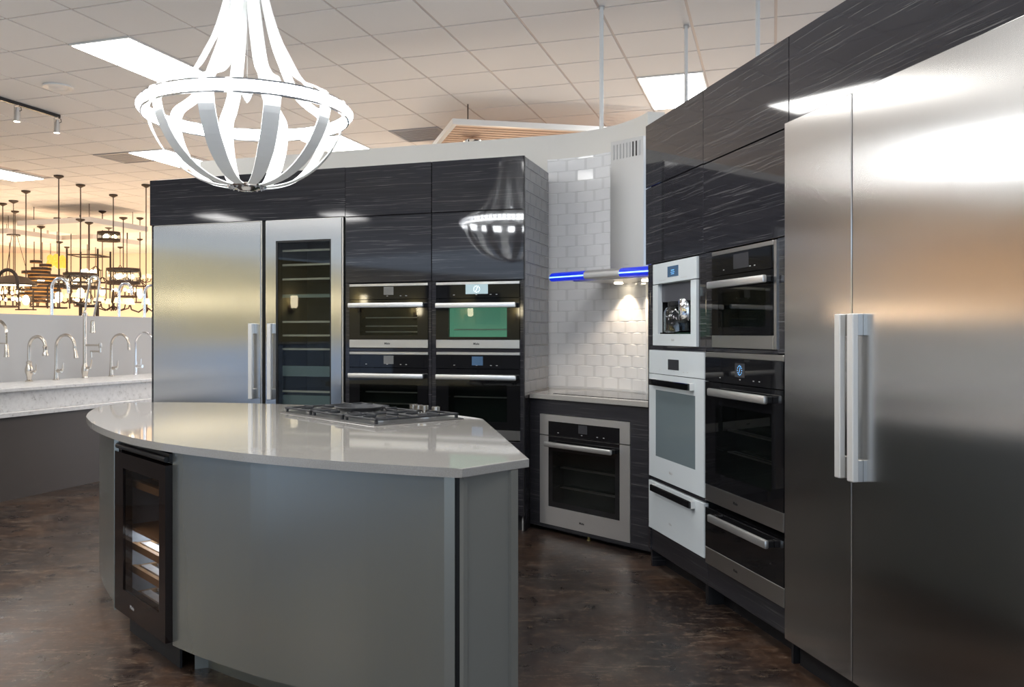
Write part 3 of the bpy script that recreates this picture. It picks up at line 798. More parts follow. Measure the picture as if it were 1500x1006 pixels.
# ------------------------------------------------------------------ island
IZ = .89
front = [(-1.964, 4.481), (-1.826, 4.215), (-1.685, 3.985), (-1.525, 3.755), (-1.374, 3.570), (-1.25, 3.445), (-1.161, 3.365), (-1.059, 3.283), (-.981, 3.228),
         (-.738, 3.063), (-.431, 2.905), (-.192, 2.805), (-.032, 2.750)]
back = [(.053, 4.359), (-.242, 4.756), (-.80, 5.13), (-1.285, 5.32), (-1.64, 5.405), (-1.95, 5.425), (-2.085, 5.36), (-2.150, 5.22), (-2.135, 5.0), (-2.054, 4.715), (-1.964, 4.481)]
fs = smooth_line(front, 4); bs = smooth_line(back, 4)
it = part('island_countertop', MB().prism(fs+[(.191, 2.973)]+bs[:-1], IZ-.030, IZ, .003), 'quartz', None)
tag(it, 'large curved pale grey quartz worktop of the kitchen island', 'countertop')
def inset(pts, d0, d1):
    out = []; n = len(pts)
    for i, p in enumerate(pts):
        a, c = Vector(pts[max(i-1, 0)]), Vector(pts[min(i+1, n-1)]); t = (c-a).normalized(); d = d0+(d1-d0)*i/(n-1)
        out.append((p[0]-t.y*d, p[1]+t.x*d))
    return out
WC = Frame(-1.557, 3.867, 50.1)
ki = thing('kitchen_island', 'curved grey painted kitchen island in the foreground, with wine cooler set in its front', 'island', (-.9, 4.1, 0))
def wpart(name, mb, m, parent, label=None):         # part given in world coordinates
    o = part(name, mb, m, parent, label=label); o.location = -Vector(parent.location); return o
fi = inset(fs, .062, .022)
lp = [p for p in inset(smooth_line(back[-4:], 4), .062, .062)]+[p for p in fi if p[0] < -1.60]
lp = lp[3:]+[(-1.573, 3.868)]
fp = [(-1.165, 3.425)]+[p for p in fi if -1.12 < p[0] < -.07]+[(-.056, 2.787)]
z0, z1 = .100, IZ-.031
wpart('left_panel', MB().ribbon(lp, .02, z0, z1), 'paint_island', ki)
wpart('front_panel', MB().ribbon(fp, .02, z0, z1), 'paint_island', ki)
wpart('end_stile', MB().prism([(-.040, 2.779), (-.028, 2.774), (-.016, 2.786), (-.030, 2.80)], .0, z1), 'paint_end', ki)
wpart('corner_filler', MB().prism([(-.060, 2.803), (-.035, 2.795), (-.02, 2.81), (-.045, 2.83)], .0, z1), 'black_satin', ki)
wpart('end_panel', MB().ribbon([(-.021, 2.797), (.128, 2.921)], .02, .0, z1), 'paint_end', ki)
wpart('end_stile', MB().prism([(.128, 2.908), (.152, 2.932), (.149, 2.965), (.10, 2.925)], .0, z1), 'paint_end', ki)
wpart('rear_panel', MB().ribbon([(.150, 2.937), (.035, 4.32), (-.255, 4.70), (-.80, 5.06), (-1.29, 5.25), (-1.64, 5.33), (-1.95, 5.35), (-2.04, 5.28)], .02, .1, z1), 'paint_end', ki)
pl = [(-1.085, 3.445)]+[p for p in inset(fs, .17, .14) if -1.04 < p[0] < -.12]+[(-.02, 2.90)]
wpart('plinth', MB().ribbon(pl, .02, 0, .1), 'paint_island', ki)
wpart('plinth', MB().ribbon([p for p in inset(fs, .24, .20) if p[0] < -1.0], .02, 0, .1), 'carcass', ki)
def wbox(fr, x0, y0, z0, x1, y1, z1):
    return MB().prism([fr.at(x0, y0)[:2], fr.at(x1, y0)[:2], fr.at(x1, y1)[:2], fr.at(x0, y1)[:2]], z0, z1)
wpart('partition_board', wbox(WC, -.012, .02, .1, -.002, .56, z1), 'carcass', ki)
wpart('partition_board', wbox(WC, .592, .02, .1, .602, .56, z1), 'carcass', ki)
# wine cooler in the island front
t = thing('wine_cooler', 'dark framed glass door wine cooler built into the island front, wooden shelves inside', 'wine cooler', WC.at(0, 0, .10), WC.rz)
W, H = .590, .755
part('casing', MB().box(0, .03, 0, .012, .54, .70).box(W-.012, .03, 0, W, .54, .70).box(.012, .03, .69, W-.012, .54, .70).box(.012, .03, 0, W-.012, .54, .012).box(.012, .53, .012, W-.012, .54, .69), 'cooler_inside', t)
part('top_grille', MB().box(0, .005, .712, W, .05, .745).tube([(.01, -.002, .722), (W-.01, -.002, .722)], .012, 10), 'black_satin', t)
part('base_grille', MB().box(.01, .05, -.1, W-.01, .06, -.002), 'carcass', t)
dr = part('door_frame', MB().ring(0, .012, W, .700, .105, .115, W-.065, .635, -.012, .028), 'cooler_frame', t)
part('door_pane', MB().box(.105, -.006, .115, W-.065, -.001, .635), 'pane_brown', dr)
part('divider', MB().box(.012, .04, .355, W-.012, .53, .37), 'shelf_wood', t)
for z, full in ((.56, 0), (.285, 1), (.185, 1), (.07, 1)):
    sh = part('shelf', MB().box(.03, .05, z-.02, W-.03, .068, z+.01).box(.03, .50, z-.01, W-.03, .515, z+.006).box(.03, .068, z-.01, .05, .50, z+.006).box(W-.05, .068, z-.01, W-.03, .50, z+.006), 'shelf_wood', t)
    for k in range(6):
        part('shelf_slat', MB().box(.05, .085+.07*k, z-.004, W-.05, .125+.07*k, z+.006), 'quartz_white' if full else 'shelf_wood', sh)
part('light_bar', MB().box(.06, .08, .342, W-.06, .42, .352), 'cool_led', t)
letter('logo', LOGO, .022, 'ink_pale', t, (.22, -.0126, .062))

# gas cooktop on the island
GC = Frame(-1.03, 4.715, 50.2)
t = thing('gas_cooktop', 'steel gas cooktop with black iron grates on the island worktop', 'cooktop', GC.at(0, 0, IZ+.0003), GC.rz)
part('tray', MB().box(0, 0, 0, .91, .53, .008, .003).ring(0, 0, 0, 0, 0, 0, 0, 0, 0, 0) if False else MB().box(0, 0, 0, .91, .53, .005, .002), mat('dark_cooktop_steel', (.30, .30, .30), .32, .9), t)
burners = [(.15, .14, .045), (.15, .38, .035), (.455, .21, .075), (.76, .13, .035), (.76, .40, .045)]
for x, y, r in burners:
    bn = part('burner', MB().lathe([(r+.012, .005), (r+.012, .010), (r, .012), (r, .016), (.002, .016)], (x, y, 0), 24), 'steel_trim', t, True)
    part('burner_cap', MB().lathe([(r*.85, .016), (r*.85, .021), (r*.7, .024), (.002, .024)], (x, y, 0), 24), 'iron', bn, True)
for x0, x1 in ((.015, .29), (.305, .60), (.615, .895)):
    g = MB(); y0, y1, zb, zt = .02, .45 if x0 < .6 and x0 > .3 else .51, .020, .030
    for a, b2, c, d in ((x0, y0, x1, y0+.012), (x0, y1-.012, x1, y1), (x0, y0, x0+.012, y1), (x1-.012, y0, x1, y1)): g.box(a, b2, zb, c, d, zt, .003)
    xm, ym = (x0+x1)/2, (y0+y1)/2
    g.box(x0, ym-.006, zb, x1, ym+.006, zt, .003)
    for yy in (y0+(ym-y0)/2, ym+(y1-ym)/2):
        for q in (x0, x1-.095): g.box(q, yy-.005, zb+.002, q+.095, yy+.005, zt+.005, .002)
        for s in (-1, 1): g.box(xm-.005, yy+s*.03-.0 if s > 0 else yy-.10, zb+.002, xm+.005, yy+.10 if s > 0 else yy-.03, zt+.005, .002)
    for a in (x0+.006, x1-.018):
        for b2 in (y0+.003, y1-.015): g.box(a, b2, .004, a+.012, b2+.012, zb)
    part('grate', g, 'iron', t)
part('wok_ring', MB().lathe([(.105, .030), (.128, .050), (.120, .053), (.097, .032)], (.455, .21, 0), 28, True), 'iron', t, True)
for x in (.55, .595, .645, .74):
    k = part('knob', MB().lathe([(.014, .0), (.012, .022), (.021, .024), (.021, .046), (.017, .048), (.002, .048)], (x, .483, .005), 18), 'nickel', t, True)

# ------------------------------------------------------------------ chandelier
CH = (-1.035, 4.05)
t = thing('chandelier', 'large white strap basket chandelier with glowing crystal ring, hanging above the island', 'chandelier', (CH[0], CH[1], 1.985))
pr = [(.045, .004), (.12, .006), (.21, .032), (.30, .088), (.37, .163), (.418, .25), (.437, .32), (.438, .36), (.415, .40), (.345, .43), (.30, .455), (.245, .505), (.19, .605), (.145, .70), (.10, .85), (.072, 1.0), (.06, 1.12)]
pr = smooth_line(pr, 3); n = len(pr)
ws = [.032+.040*min(1, i/10)-(.026*max(0, (i-26)/(n-27))) for i in range(n)]
for k in range(10):
    part('strap', MB().strip(pr, ws, .005, math.radians(36*k-62.1)), 'chand', t)
rg = part('ring', MB().lathe([(.457, .310), (.464, .310), (.464, .318), (.457, .318)], seg=72, closed=True).lathe([(.457, .364), (.464, .364), (.464, .372), (.457, .372)], seg=72, closed=True), 'chrome', t, True)
part('light_band', MB().lathe([(.444, .318), (.455, .318), (.455, .364), (.444, .364)], seg=72, closed=True), 'led', rg)
cr = MB()
for k in range(72):
    a = 2*PI*k/72; c, s = math.cos(a), math.sin(a)
    cr.lathe([(.001, -.020), (.013, -.006), (.014, .006), (.001, .020)], (.470*c, .470*s, .341), 6)
part('crystal_beads', cr, 'crystal', rg, stuff=True)
part('bottom_boss', MB().lathe([(.002, -.02), (.03, -.018), (.05, -.006), (.085, -.004), (.09, .004), (.05, .012), (.02, .02), (.002, .02)], seg=28), 'chrome', t, True)
bo = MB()
for k in range(16):
    a = 2*PI*k/16; bo.lathe([(.001, -.012), (.011, 0), (.001, .012)], (.075*math.cos(a), .075*math.sin(a), .0), 6)
part('boss_beads', bo, 'crystal', t, stuff=True)
part('pendant_wire', MB().tube([(0, 0, .50), (0, 0, 1.12)], .0012, 6), 'chrome', t)
part('pendant_crystal', MB().lathe([(.001, .0), (.012, .012), (.030, .050), (.020, .085), (.008, .112), (.002, .118)], (0, 0, .385), 7), 'crystal', t)
part('top_cup', MB().lathe([(.07, 1.10), (.075, 1.12), (.06, 1.16), (.02, 1.18)], seg=24), 'chand', t, True)
part('stem', MB().tube([(0, 0, 1.17), (0, 0, 1.66)], .010, 10), 'chrome', t, True)
part('ceiling_cup', MB().lathe([(.012, 1.62), (.06, 1.65), (.075, 1.695)], seg=28), 'chrome', t, True)

# ------------------------------------------------------------------ posts, track light, suspended panels
for (x, y), zb, r, lab in (((.934, 6.381), WALL_TOP, .0160, 'white post from the cream wall top to the ceiling, above the range hood'),
                     (grid_xy(4.93, 1.93), 0, .0145, 'thin white post behind the right cabinets, crossing a ceiling light'),
                     ((1.90, 5.87), 0, .0150, 'white post behind the right cabinets, closest to the refrigerators')):
    t = thing('support_post', lab, 'post', (x, y, zb))
    part('post', MB().tube([(0, 0, 0), (0, 0, 3.675-zb)], r, 12), 'white_metal', t, True)
    part('ceiling_clip', MB().box(-.022, -.01, 3.655-zb, .022, .01, 3.681-zb, .002), 'steel_trim', t)
x, y = grid_xy(-6.03, 3.0)
t = thing('track_light', 'black ceiling track with two silver spotlights at the upper left', 'track light', (x, y, 3.64), -TH)
part('track', MB().box(-.018, -2.6, .005, .018, 0, .04, .002), 'black_satin', t)
for b in (-.93, -.06):
    hd = part('spotlight', MB().tube([(0, b*TILE, -.16), (.008, b*TILE, -.045)], [.034, .028], 16).tube([(0.008, b*TILE, -.05), (.010, b*TILE, -.02)], .02, 12), 'steel_trim', t, True)
    part('spot_bracket', MB().box(-.035, b*TILE-.006, -.10, -.029, b*TILE+.006, .005).box(-.035, b*TILE-.006, -.0, .02, b*TILE+.006, .008), 'steel_trim', hd)
    part('spot_cord', MB().tube([(.02, b*TILE, 0), (.055, b*TILE, -.02), (.06, b*TILE, -.05), (.02, b*TILE, -.06)], .004, 6), 'black_satin', hd)
    part('spot_lens', MB().lathe([(.028, 0), (.028, -.003), (.002, -.003)], (0, b*TILE, -.1605), 16), 'spot_lens', hd)
def cloud(name, label, x, y, z, rz, sx, sy, slats):
    t = thing(name, label, 'panel', (x, y, z), rz)
    if slats:
        part('frame', MB().box(0, 0, -.03, sx, .05, .025).box(0, sy-.05, -.03, sx, sy, .025).box(0, .05, -.03, .05, sy-.05, .025).box(sx-.05, .05, -.03, sx, sy-.05, .025), 'white_metal', t)
        k = 0; yy = .09
        while yy < sy-.09:
            part('slat', MB().box(.05, yy, -.02, sx-.05, yy+.055, .012), 'cloud_slat', t); yy += .105
    else:
        part('board', MB().box(0, 0, -.04, sx, sy, .06, .004), 'cloud', t)
    for px, py in ((.2, .2), (sx-.2, .2), (.2, sy-.2), (sx-.2, sy-.2)):
        part('hanger', MB().tube([(px, py, .02), (px, py, 3.68-z)], .006, 6), 'bronze', t)
    return t
sl = cloud('slatted_panel', 'suspended white framed slatted ceiling panel behind the cream wall', -.199, 8.855, 3.45, math.radians(12.5), 2.4, 2.2, True)
cloud('ceiling_panel', 'flat white suspended panel over the far chandeliers, nearest of three', -8.44, 16.33, 3.35, -TH, 1.68, 1.55, False)
cloud('ceiling_panel', 'flat white suspended panel further back, behind the nearest one', -9.6, 19.3, 3.38, -TH, 1.6, 1.5, False)
cloud('ceiling_panel', 'flat white suspended panel at the far left edge', -10.6, 17.9, 3.34, -TH, 1.5, 1.4, False)
for (px, py, lab, m) in ((.33, .55, 'chrome dome fixture under the slatted panel', 'chrome'), (.95, .75, 'dark round fixture under the slatted panel', 'bronze')):
    c = Vector((-.199, 8.855))+Vector((math.cos(.218), math.sin(.218)))*px+Vector((-math.sin(.218), math.cos(.218)))*py
    t = thing('ceiling_fixture', lab, 'light', (c.x, c.y, 3.30))
    part('dome', MB().lathe([(.002, 0), (.05, .01), (.095, .045), (.11, .075), (.10, .09), (.03, .115)], seg=24), m, t, True)
    part('stem', MB().tube([(0, 0, .11), (0, 0, .128)], .02, 10), m, t)

# ------------------------------------------------------------------ faucet counter and half wall at the left
FS = Frame(-3.68, 6.85, -70)
struct('wall_low', MB().prism([FS.at(-2.6, .80)[:2], FS.at(6.2, .80)[:2], FS.at(6.2, .92)[:2], FS.at(-2.6, .92)[:2]], 0, 1.49), 'half_wall')
t = thing('display_counter', 'long white quartz faucet counter on a dark brown base, along the pale grey half wall', 'counter', FS.at(0), FS.rz)
part('deck', MB().box(-2.6, 0, .853, 6.2, .798, .880, .002), 'quartz_white', t)
part('apron', MB().box(-2.6, .05, .69, 6.2, .07, .853), 'quartz_white', t)
part('lower_ledge', MB().box(-2.6, -.03, .655, 6.2, .05, .690, .002), 'quartz_white', t)
part('base_panel', MB().box(-2.6, .0, .0, 6.2, .02, .655), 'brown_panel', t)
part('display_deck', MB().box(-2.6, .925, 1.27, 6.2, 1.35, 1.30), 'quartz_white', t)
part('display_base', MB().box(-2.6, 1.0, 0, 6.2, 1.3, 1.27), 'brown_panel', t)
def arc(r, z, x0=0, a0=180, a1=-10, k=12, squash=1):
    return [(x0+r+r*math.cos(math.radians(a0+(a1-a0)*i/k)), 0, z+squash*r*math.sin(math.radians(a0+(a1-a0)*i/k))) for i in range(k+1)]
def faucet(l, y, z, label, m, h, r, body='plain', head='cone', side='lever', spin=-90, sc_=1.0, thick=.011):
    t = thing('faucet', label, 'faucet', FS.at(l, y, z), FS.rz+math.radians(spin))
    base = [(.030, 0), (.030, .006), (.022, .014), (.019, .05), (.016, .11), (.013, .16)]
    if body == 'vase': base = [(.032, 0), (.033, .008), (.02, .02), (.022, .05), (.034, .085), (.036, .115), (.024, .15), (.020, .16), (.024, .166), (.024, .18), (.014, .19), (.013, .22)]
    if body == 'slim': base = [(.026, 0), (.026, .005), (.017, .010), (.017, .14)]
    top = base[-1][1]
    part('body', MB().lathe(base, seg=20), m, t, True)
    zz = h-r
    pts = [(0, 0, top-.01), (0, 0, top+.3*(zz-top)), (0, 0, zz)]+arc(r, zz)[1:]
    ex, _, ez = pts[-1]
    sp = part('spout', MB().tube(pts, thick, 12), m, t, True)
    if head == 'cone': part('spray_head', MB().tube([(ex-.002, 0, ez+.01), (ex+.012, 0, ez-.035), (ex+.02, 0, ez-.085)], [.013, .016, .022], 14), m, sp, True)
    elif head == 'bell': part('spray_head', MB().lathe([(.014, .03), (.024, .025), (.018, .0), (.019, -.03), (.026, -.04), (.026, -.06), (.012, -.065)], (ex, 0, ez), 16), m, sp, True)
    elif head == 'tip': part('spray_head', MB().tube([(ex, 0, ez+.005), (ex+.004, 0, ez-.03)], [.013, .0135], 12), m, sp, True)
    if side == 'lever':
        hd = part('handle', MB().tube([(0, 0, .085), (.065, 0, .085)], [.014, .018], 12).tube([(.06, 0, .085), (.078, 0, .10), (.082, 0, .16)], [.010, .009, .006], 10), m, t, True)
    elif side == 'post':
        hd = part('handle', MB().tube([(0, 0, .09), (.09, 0, .09)], .016, 12).tube([(.07, 0, .095), (.072, 0, .17)], .006, 8), m, t, True)
    return t
def spring(t, m, h, r, drop):
    pts = [(0, 0, .12), (0, 0, h-r)]+arc(r, h-r, 0, 180, 0)[1:]; sp = part('spout', MB().tube(pts, .010, 10), m, t, True)
    hx = []
    L = [(Vector(pts[i]), Vector(pts[i+1])) for i in range(1, len(pts)-1)]
    cnt = 0
    for a, b2 in L:
        for k in range(4):
            c = a.lerp(b2, k/4); d = (b2-a).normalized(); u = Vector((0, 1, 0)); v = d.cross(u)
            for q in range(4):
                an = 2*PI*q/4; hx.append(c+d*(b2-a).length/16*q+(u*math.cos(an)+v*math.sin(an))*.014)
    part('spring', MB().tube(hx, .003, 5), m, sp, True)
    part('hose', MB().tube([(2*r, 0, h-r), (2*r, 0, drop+.10)], .007, 8), m, sp, True)
    part('spray_head', MB().lathe([(.010, .11), (.016, .10), (.018, .03), (.022, .0), (.004, -.005)], (2*r, 0, drop), 14), m, t, True)
    return t
t = thing('faucet', 'spring pull-down faucet cut by the left edge, on the white counter', 'faucet', FS.at(.45, .62, .881), FS.rz-PI/2)
part('body', MB().lathe([(.03, 0), (.03, .006), (.02, .012), (.018, .12), (.015, .14)], seg=20), 'nickel', t, True)
spring(t, 'nickel', .54, .10, .235)
part('handle', MB().tube([(0, 0, .07), (.06, 0, .07)], .014, 12).tube([(.06, 0, .07), (.10, 0, .075)], .007, 8), 'nickel', t, True)
part('hose_arm', MB().tube([(0, 0, .35), (.20, 0, .35)], .006, 8), 'nickel', t, True)
faucet(.90, .65, .881, 'ornate nickel gooseneck faucet with vase body, second from left on the white counter', 'nickel', .405, .095, 'vase', 'bell', 'lever', thick=.015)
faucet(1.22, .66, .881, 'nickel gooseneck faucet with tapered spray head, left of the tall bridge faucet', 'nickel', .42, .11, 'plain', 'cone', 'lever', thick=.014)
t = thing('faucet', 'tall nickel pot filler faucet with spring arch and swing arm, on the white counter', 'faucet', FS.at(1.595, .68, .881), FS.rz-PI/2)
part('body', MB().lathe([(.03, 0), (.03, .006), (.024, .014), (.032, .06), (.034, .085), (.022, .13), (.019, .15), (.017, .60), (.026, .605), (.026, .63), (.015, .64), (.014, .66)], seg=20), 'nickel', t, True)
sp = part('spout', MB().tube([(0, 0, .64), (.03, 0, .80), (.06, 0, .92)]+[(x+.06, 0, z) for x, _, z in arc(.06, .93, 0, 180, 0)][2:]+[(.15, 0, .75), (.11, 0, .60)], .010, 10), 'nickel', t, True)
part('spray_head', MB().lathe([(.010, .12), (.020, .11), (.022, .03), (.026, .0), (.004, -.005)], (.095, 0, .44), 14), 'nickel', sp, True)
part('swing_arm', MB().tube([(0, 0, .32), (.19, 0, .32)], .010, 10).lathe([(.016, -.015), (.018, 0), (.016, .03)], (.19, 0, .31), 12).tube([(.19, 0, .26), (.07, 0, .26)], .009, 10).tube([(.19, 0, .25), (.19, 0, .34)], .012, 10).tube([(.08, 0, .26), (.08, 0, .20)], .010, 10), 'nickel', t, True)
part('handle', MB().tube([(0, 0, .10), (.07, 0, .10)], .012, 10).tube([(.07, 0, .10), (.085, 0, .18)], .007, 8), 'nickel', t, True)
faucet(1.95, .68, .881, 'nickel gooseneck faucet with slim tip and side lever, right of the tall bridge faucet', 'nickel', .425, .11, 'plain', 'tip', 'lever', thick=.013)
faucet(2.31, .69, .881, 'polished chrome gooseneck faucet with post lever, nearest the dark cabinet', 'chrome', .44, .115, 'slim', 'cone', 'post', thick=.012)
# larger faucets on the deck behind the half wall
for l, h, r, m, lab, sp in ((.55, .58, .075, 'chrome', 'bright arched faucet behind the half wall, cut by the left edge', -90), (.98, .60, .125, 'bronze', 'dark square-shouldered arched faucet standing behind the half wall', -90),
                    (1.62, .56, .105, 'chrome', 'bright round arched faucet behind the half wall, left of the tall bridge faucet', -90),
                    (2.55, .56, .085, 'chrome', 'bright arched faucet behind the half wall, right of the tall bridge faucet', -90), (2.95, .56, .10, 'chrome', 'bright arched faucet behind the half wall, nearest the dark cabinet', -90)):
    faucet(l, 1.12, 1.301, lab, m, h, r, 'slim', 'tip', None, sp, thick=.016)
t = thing('faucet', 'wall style bridge faucet with cross arms behind the half wall', 'faucet', FS.at(2.1, 1.12, 1.301), FS.rz-PI/2)
part('body', MB().tube([(-.10, 0, 0), (-.10, 0, .32)], .018, 10).tube([(.12, 0, 0), (.12, 0, .34)], .018, 10).tube([(-.10, 0, .30), (.12, 0, .30)], .014, 10), 'bronze', t, True)
part('handle', MB().tube([(.12, -.05, .34), (.12, .05, .34)], .010, 8).tube([(-.10, -.05, .32), (-.10, .05, .32)], .010, 8), 'bronze', t, True)

# ------------------------------------------------------------------ lit lamps of the far showroom
def hang(t, z, ztop, r=.008, cup=.07):
    part('stem', MB().tube([(0, 0, z), (0, 0, ztop)], r, 6), 'bronze', t)
    part('ceiling_cup', MB().lathe([(.012, ztop-.05), (cup, ztop-.02), (cup, ztop)], seg=14), 'bronze', t)
# stacked loop pendant
t = thing('pendant_lamp', 'pendant lamp of many stacked dark hoops with gilt insides, in the far showroom', 'lamp', (-7.93, 16.2, 1.89))
for i in range(12):
    z = .02+.066*i; f = i/11; r = .10+.25*math.sin(PI*min(1, f*1.05+.08))**.8*(1 if i < 11 else .6)
    ox = .10*math.sin(i*2.1); h = .024
    hp = part('hoop', MB().lathe([(r, z-h), (r+.006, z-h), (r+.006, z+h), (r, z+h)], (ox, 0, 0), 24, True), 'bronze', t, True)
    part('hoop_lining', MB().lathe([(r-.005, z-h+.003), (r-.001, z-h+.003), (r-.001, z+h-.003), (r-.005, z+h-.003)], (ox, 0, 0), 24, True), 'gilt', hp)
part('bulb', MB().sphere((0, 0, .40), .06), 'bulb', t)
hang(t, .78, 1.40, .012)
# open lantern
t = thing('lantern', 'open bar lantern with candle bulbs on a chain, in the far showroom', 'lamp', (-6.83, 15.7, 2.10))
fr_ = MB(); q = .27
for sx, sy in ((-1, -1), (1, -1), (1, 1), (-1, 1)): fr_.tube([(sx*q, sy*q, 0), (sx*q, sy*q, .70)], .018, 6)
for z in (.02, .60):
    for a, b2 in (((-q, -q), (q, -q)), ((q, -q), (q, q)), ((q, q), (-q, q)), ((-q, q), (-q, -q))): fr_.tube([(*a, z), (*b2, z)], .010, 6)
fr_.tube([(-q, -q, .60), (0, 0, .62), (q, q, .60)], .009, 6)
part('frame', fr_, 'bronze', t)
cn = part('candle_cluster', MB().tube([(0, 0, .15), (0, 0, .72)], .012, 6).tube([(-.11, 0, .20), (.11, 0, .20)], .010, 6).tube([(0, -.11, .20), (0, .11, .20)], .010, 6), 'bronze', t)
for a, b2 in ((-.11, 0), (.11, 0), (0, -.11), (0, .11)):
    part('bulb', MB().sphere((a, b2, .30), .042, sz=1.5), 'bulb', cn)
hang(t, .70, 1.20, .016)
def drum(label, x, y, z, r, h, ztop, group=None):
    t = thing('drum_pendant', label, 'lamp', (x, y, z), 0, group)
    part('rim', MB().lathe([(r-.012, 0), (r+.006, 0), (r+.006, .05), (r-.012, .05)], seg=24, closed=True), 'bronze', t, True)
    part('rim', MB().lathe([(r-.012, h-.05), (r+.006, h-.05), (r+.006, h), (r-.012, h)], seg=24, closed=True), 'bronze', t, True)
    part('shade', MB().lathe([(r-.018, .03), (r-.014, .03), (r-.014, h-.03), (r-.018, h-.03)], seg=24, closed=True), 'pane_clear', t, True)
    for k in range(6):
        a = 2*PI*k/6+.3; part('bar', MB().tube([(r*math.cos(a), r*math.sin(a), .03), (r*math.cos(a), r*math.sin(a), h-.03)], .008, 5), 'bronze', t)
    for a in (0, 2.1, 4.2): part('bulb', MB().sphere((r*.5*math.sin(a), -r*.5*math.cos(a), h*.5), .045), 'bulb', t)
    hang(t, h-.01, ztop-z, .009)
    return t
drum('short drum ceiling lamp with two bulbs, under the flat white panel', -6.85, 16.6, 3.05, .20, .18, 3.325)
drum('dark rimmed drum pendant on a long stem, nearest the dark cabinet', -6.14, 15.5, 2.18, .28, .28, 3.36)
drum('bright drum pendant hanging below the open lantern', -6.45, 14.5, 2.05, .26, .26, 3.2)
drum('small drum pendant far behind the stacked hoop lamp', -8.9, 19.0, 2.35, .2, .22, 3.3)
t = thing('dish_pendant', 'wide dark dish pendant hung on wires at the left edge, in the far showroom', 'lamp', (-7.29, 14.0, 2.08))
part('dish', MB().lathe([(.34, 0), (.35, .02), (.20, .13), (.06, .16), (.05, .14), (.18, .11), (.32, .015)], seg=28, closed=True), 'bronze', t, True)
for a in (.5, 2.6, 4.7):
    part('wire', MB().tube([(.22*math.cos(a), .22*math.sin(a), .11), (.05*math.cos(a), .05*math.sin(a), .80)], .004, 5), 'bronze', t)
part('bulb', MB().lathe([(.26, .004), (.26, .012), (.002, .012)], seg=20), 'bulb', t)
hang(t, .14, 1.35, .007)
part('wire_plate', MB().lathe([(.002, .79), (.10, .79), (.10, .81), (.002, .81)], seg=14), 'bronze', t)
t = thing('amber_chandelier', 'amber glass chandelier glowing orange, behind the stacked hoop lamp', 'lamp', (-8.48, 18.0, 2.65))
for k in range(10):
    a = 2*PI*k/10; part('petal', MB().sphere((.14*math.cos(a), .14*math.sin(a), .08+.06*(k % 3)), .07, 1, 1.2, 8), 'amber', t, True)
hang(t, .20, 1.03, .008)
# repeated small chandeliers of three kinds
def bulbs_ring(t, r, n, z, rb, cup=True):
    for k in range(n):
        a = 2*PI*k/n; x, y = r*math.cos(a), r*math.sin(a)
        cd_ = part('candle', MB().tube([(x, y, z), (x, y, z+.09)], .014, 6), 'bronze', t)
        part('bulb', MB().sphere((x, y, z+.12), rb, sz=1.3, seg=8), 'bulb', cd_)
kinds = []
t = thing('candle_chandelier', 'bronze ring chandelier with warm candle bulbs, among the many in the far showroom', 'lamp', group='ring chandeliers in the far showroom')
part('ring', MB().lathe([(.27, 0), (.285, 0), (.285, .03), (.27, .03)], seg=24, closed=True), 'bronze', t, True)
bulbs_ring(t, .278, 8, .03, .030)
part('arms', MB().tube([(-.27, 0, .02), (0, 0, .45), (.27, 0, .02)], .009, 5).tube([(0, -.27, .02), (0, 0, .45), (0, .27, .02)], .009, 5), 'bronze', t)
kinds.append((t, .44))
t = thing('curved_arm_chandelier', 'bronze curved arm chandelier with small shades, among the many in the far showroom', 'lamp', group='curved arm chandeliers in the far showroom')
part('hub', MB().lathe([(.004, -.06), (.035, -.02), (.02, .05), (.04, .10), (.015, .3)], seg=10), 'bronze', t, True)
for k in range(6):
    a = 2*PI*k/6; c, s_ = math.cos(a), math.sin(a)
    am = part('arm', MB().tube([(.02*c, .02*s_, .02), (.13*c, .13*s_, -.05), (.25*c, .25*s_, -.01), (.27*c, .27*s_, .06)], .011, 6), 'bronze', t, True)
    part('lamp_shade', MB().lathe([(.045, .07), (.07, .07), (.045, .16), (.03, .16)], (.27*c, .27*s_, 0), 10, True), 'shade_warm', am, True)
kinds.append((t, .29))
t = thing('glass_lantern', 'small caged glass lantern with one bulb, among the many in the far showroom', 'lamp', group='glass lanterns in the far showroom')
cg = MB()
for k in range(4):
    a = PI/4+PI/2*k; cg.tube([(.15*math.cos(a), .15*math.sin(a), 0), (.15*math.cos(a), .15*math.sin(a), .34), (.02*math.cos(a), .02*math.sin(a), .44)], .011, 5)
cg.lathe([(.135, 0), (.16, 0), (.16, .02), (.135, .02)], seg=4, closed=True).lathe([(.135, .33), (.16, .33), (.16, .35), (.135, .35)], seg=4, closed=True)
part('cage', cg, 'bronze', t); part('bulb', MB().sphere((0, 0, .17), .055, sz=1.5, seg=10), 'bulb', t)
kinds.append((t, .43))
spots = [(22, 436, 17, 0), (50, 432, 19, 1), (86, 447, 13.2, 2), (104, 437, 18, 1), (128, 446, 20, 0), (150, 436, 17, 2), (166, 446, 15, 1), (186, 432, 19, 0), (205, 440, 18, 2), (214, 448, 14, 1),
         (74, 416, 22, 1), (140, 412, 23, 2), (176, 409, 24, 0), (205, 408, 22, 1), (14, 426, 21, 1), (38, 450, 14.6, 2), (98, 416, 24, 0), (4, 446, 16, 0), (118, 440, 14, 2), (62, 447, 21.5, 0)]
first = set()
LABS = ('of the bronze ring chandeliers with candle bulbs in the far showroom', 'of the curved arm chandeliers with small shades in the far showroom', 'of the caged glass lanterns with one bulb in the far showroom')
ORD = ['leftmost', 'second from the left', 'third from the left', 'fourth from the left', 'third from the right', 'second from the right', 'rightmost']
def place_label(px, kd):
    xs = sorted(q[0] for q in spots if q[3] == kd); i = xs.index(px)
    o6 = ORD if len(xs) == 7 else ORD[:3]+ORD[4:]
    return o6[i]+' '+LABS[kd]
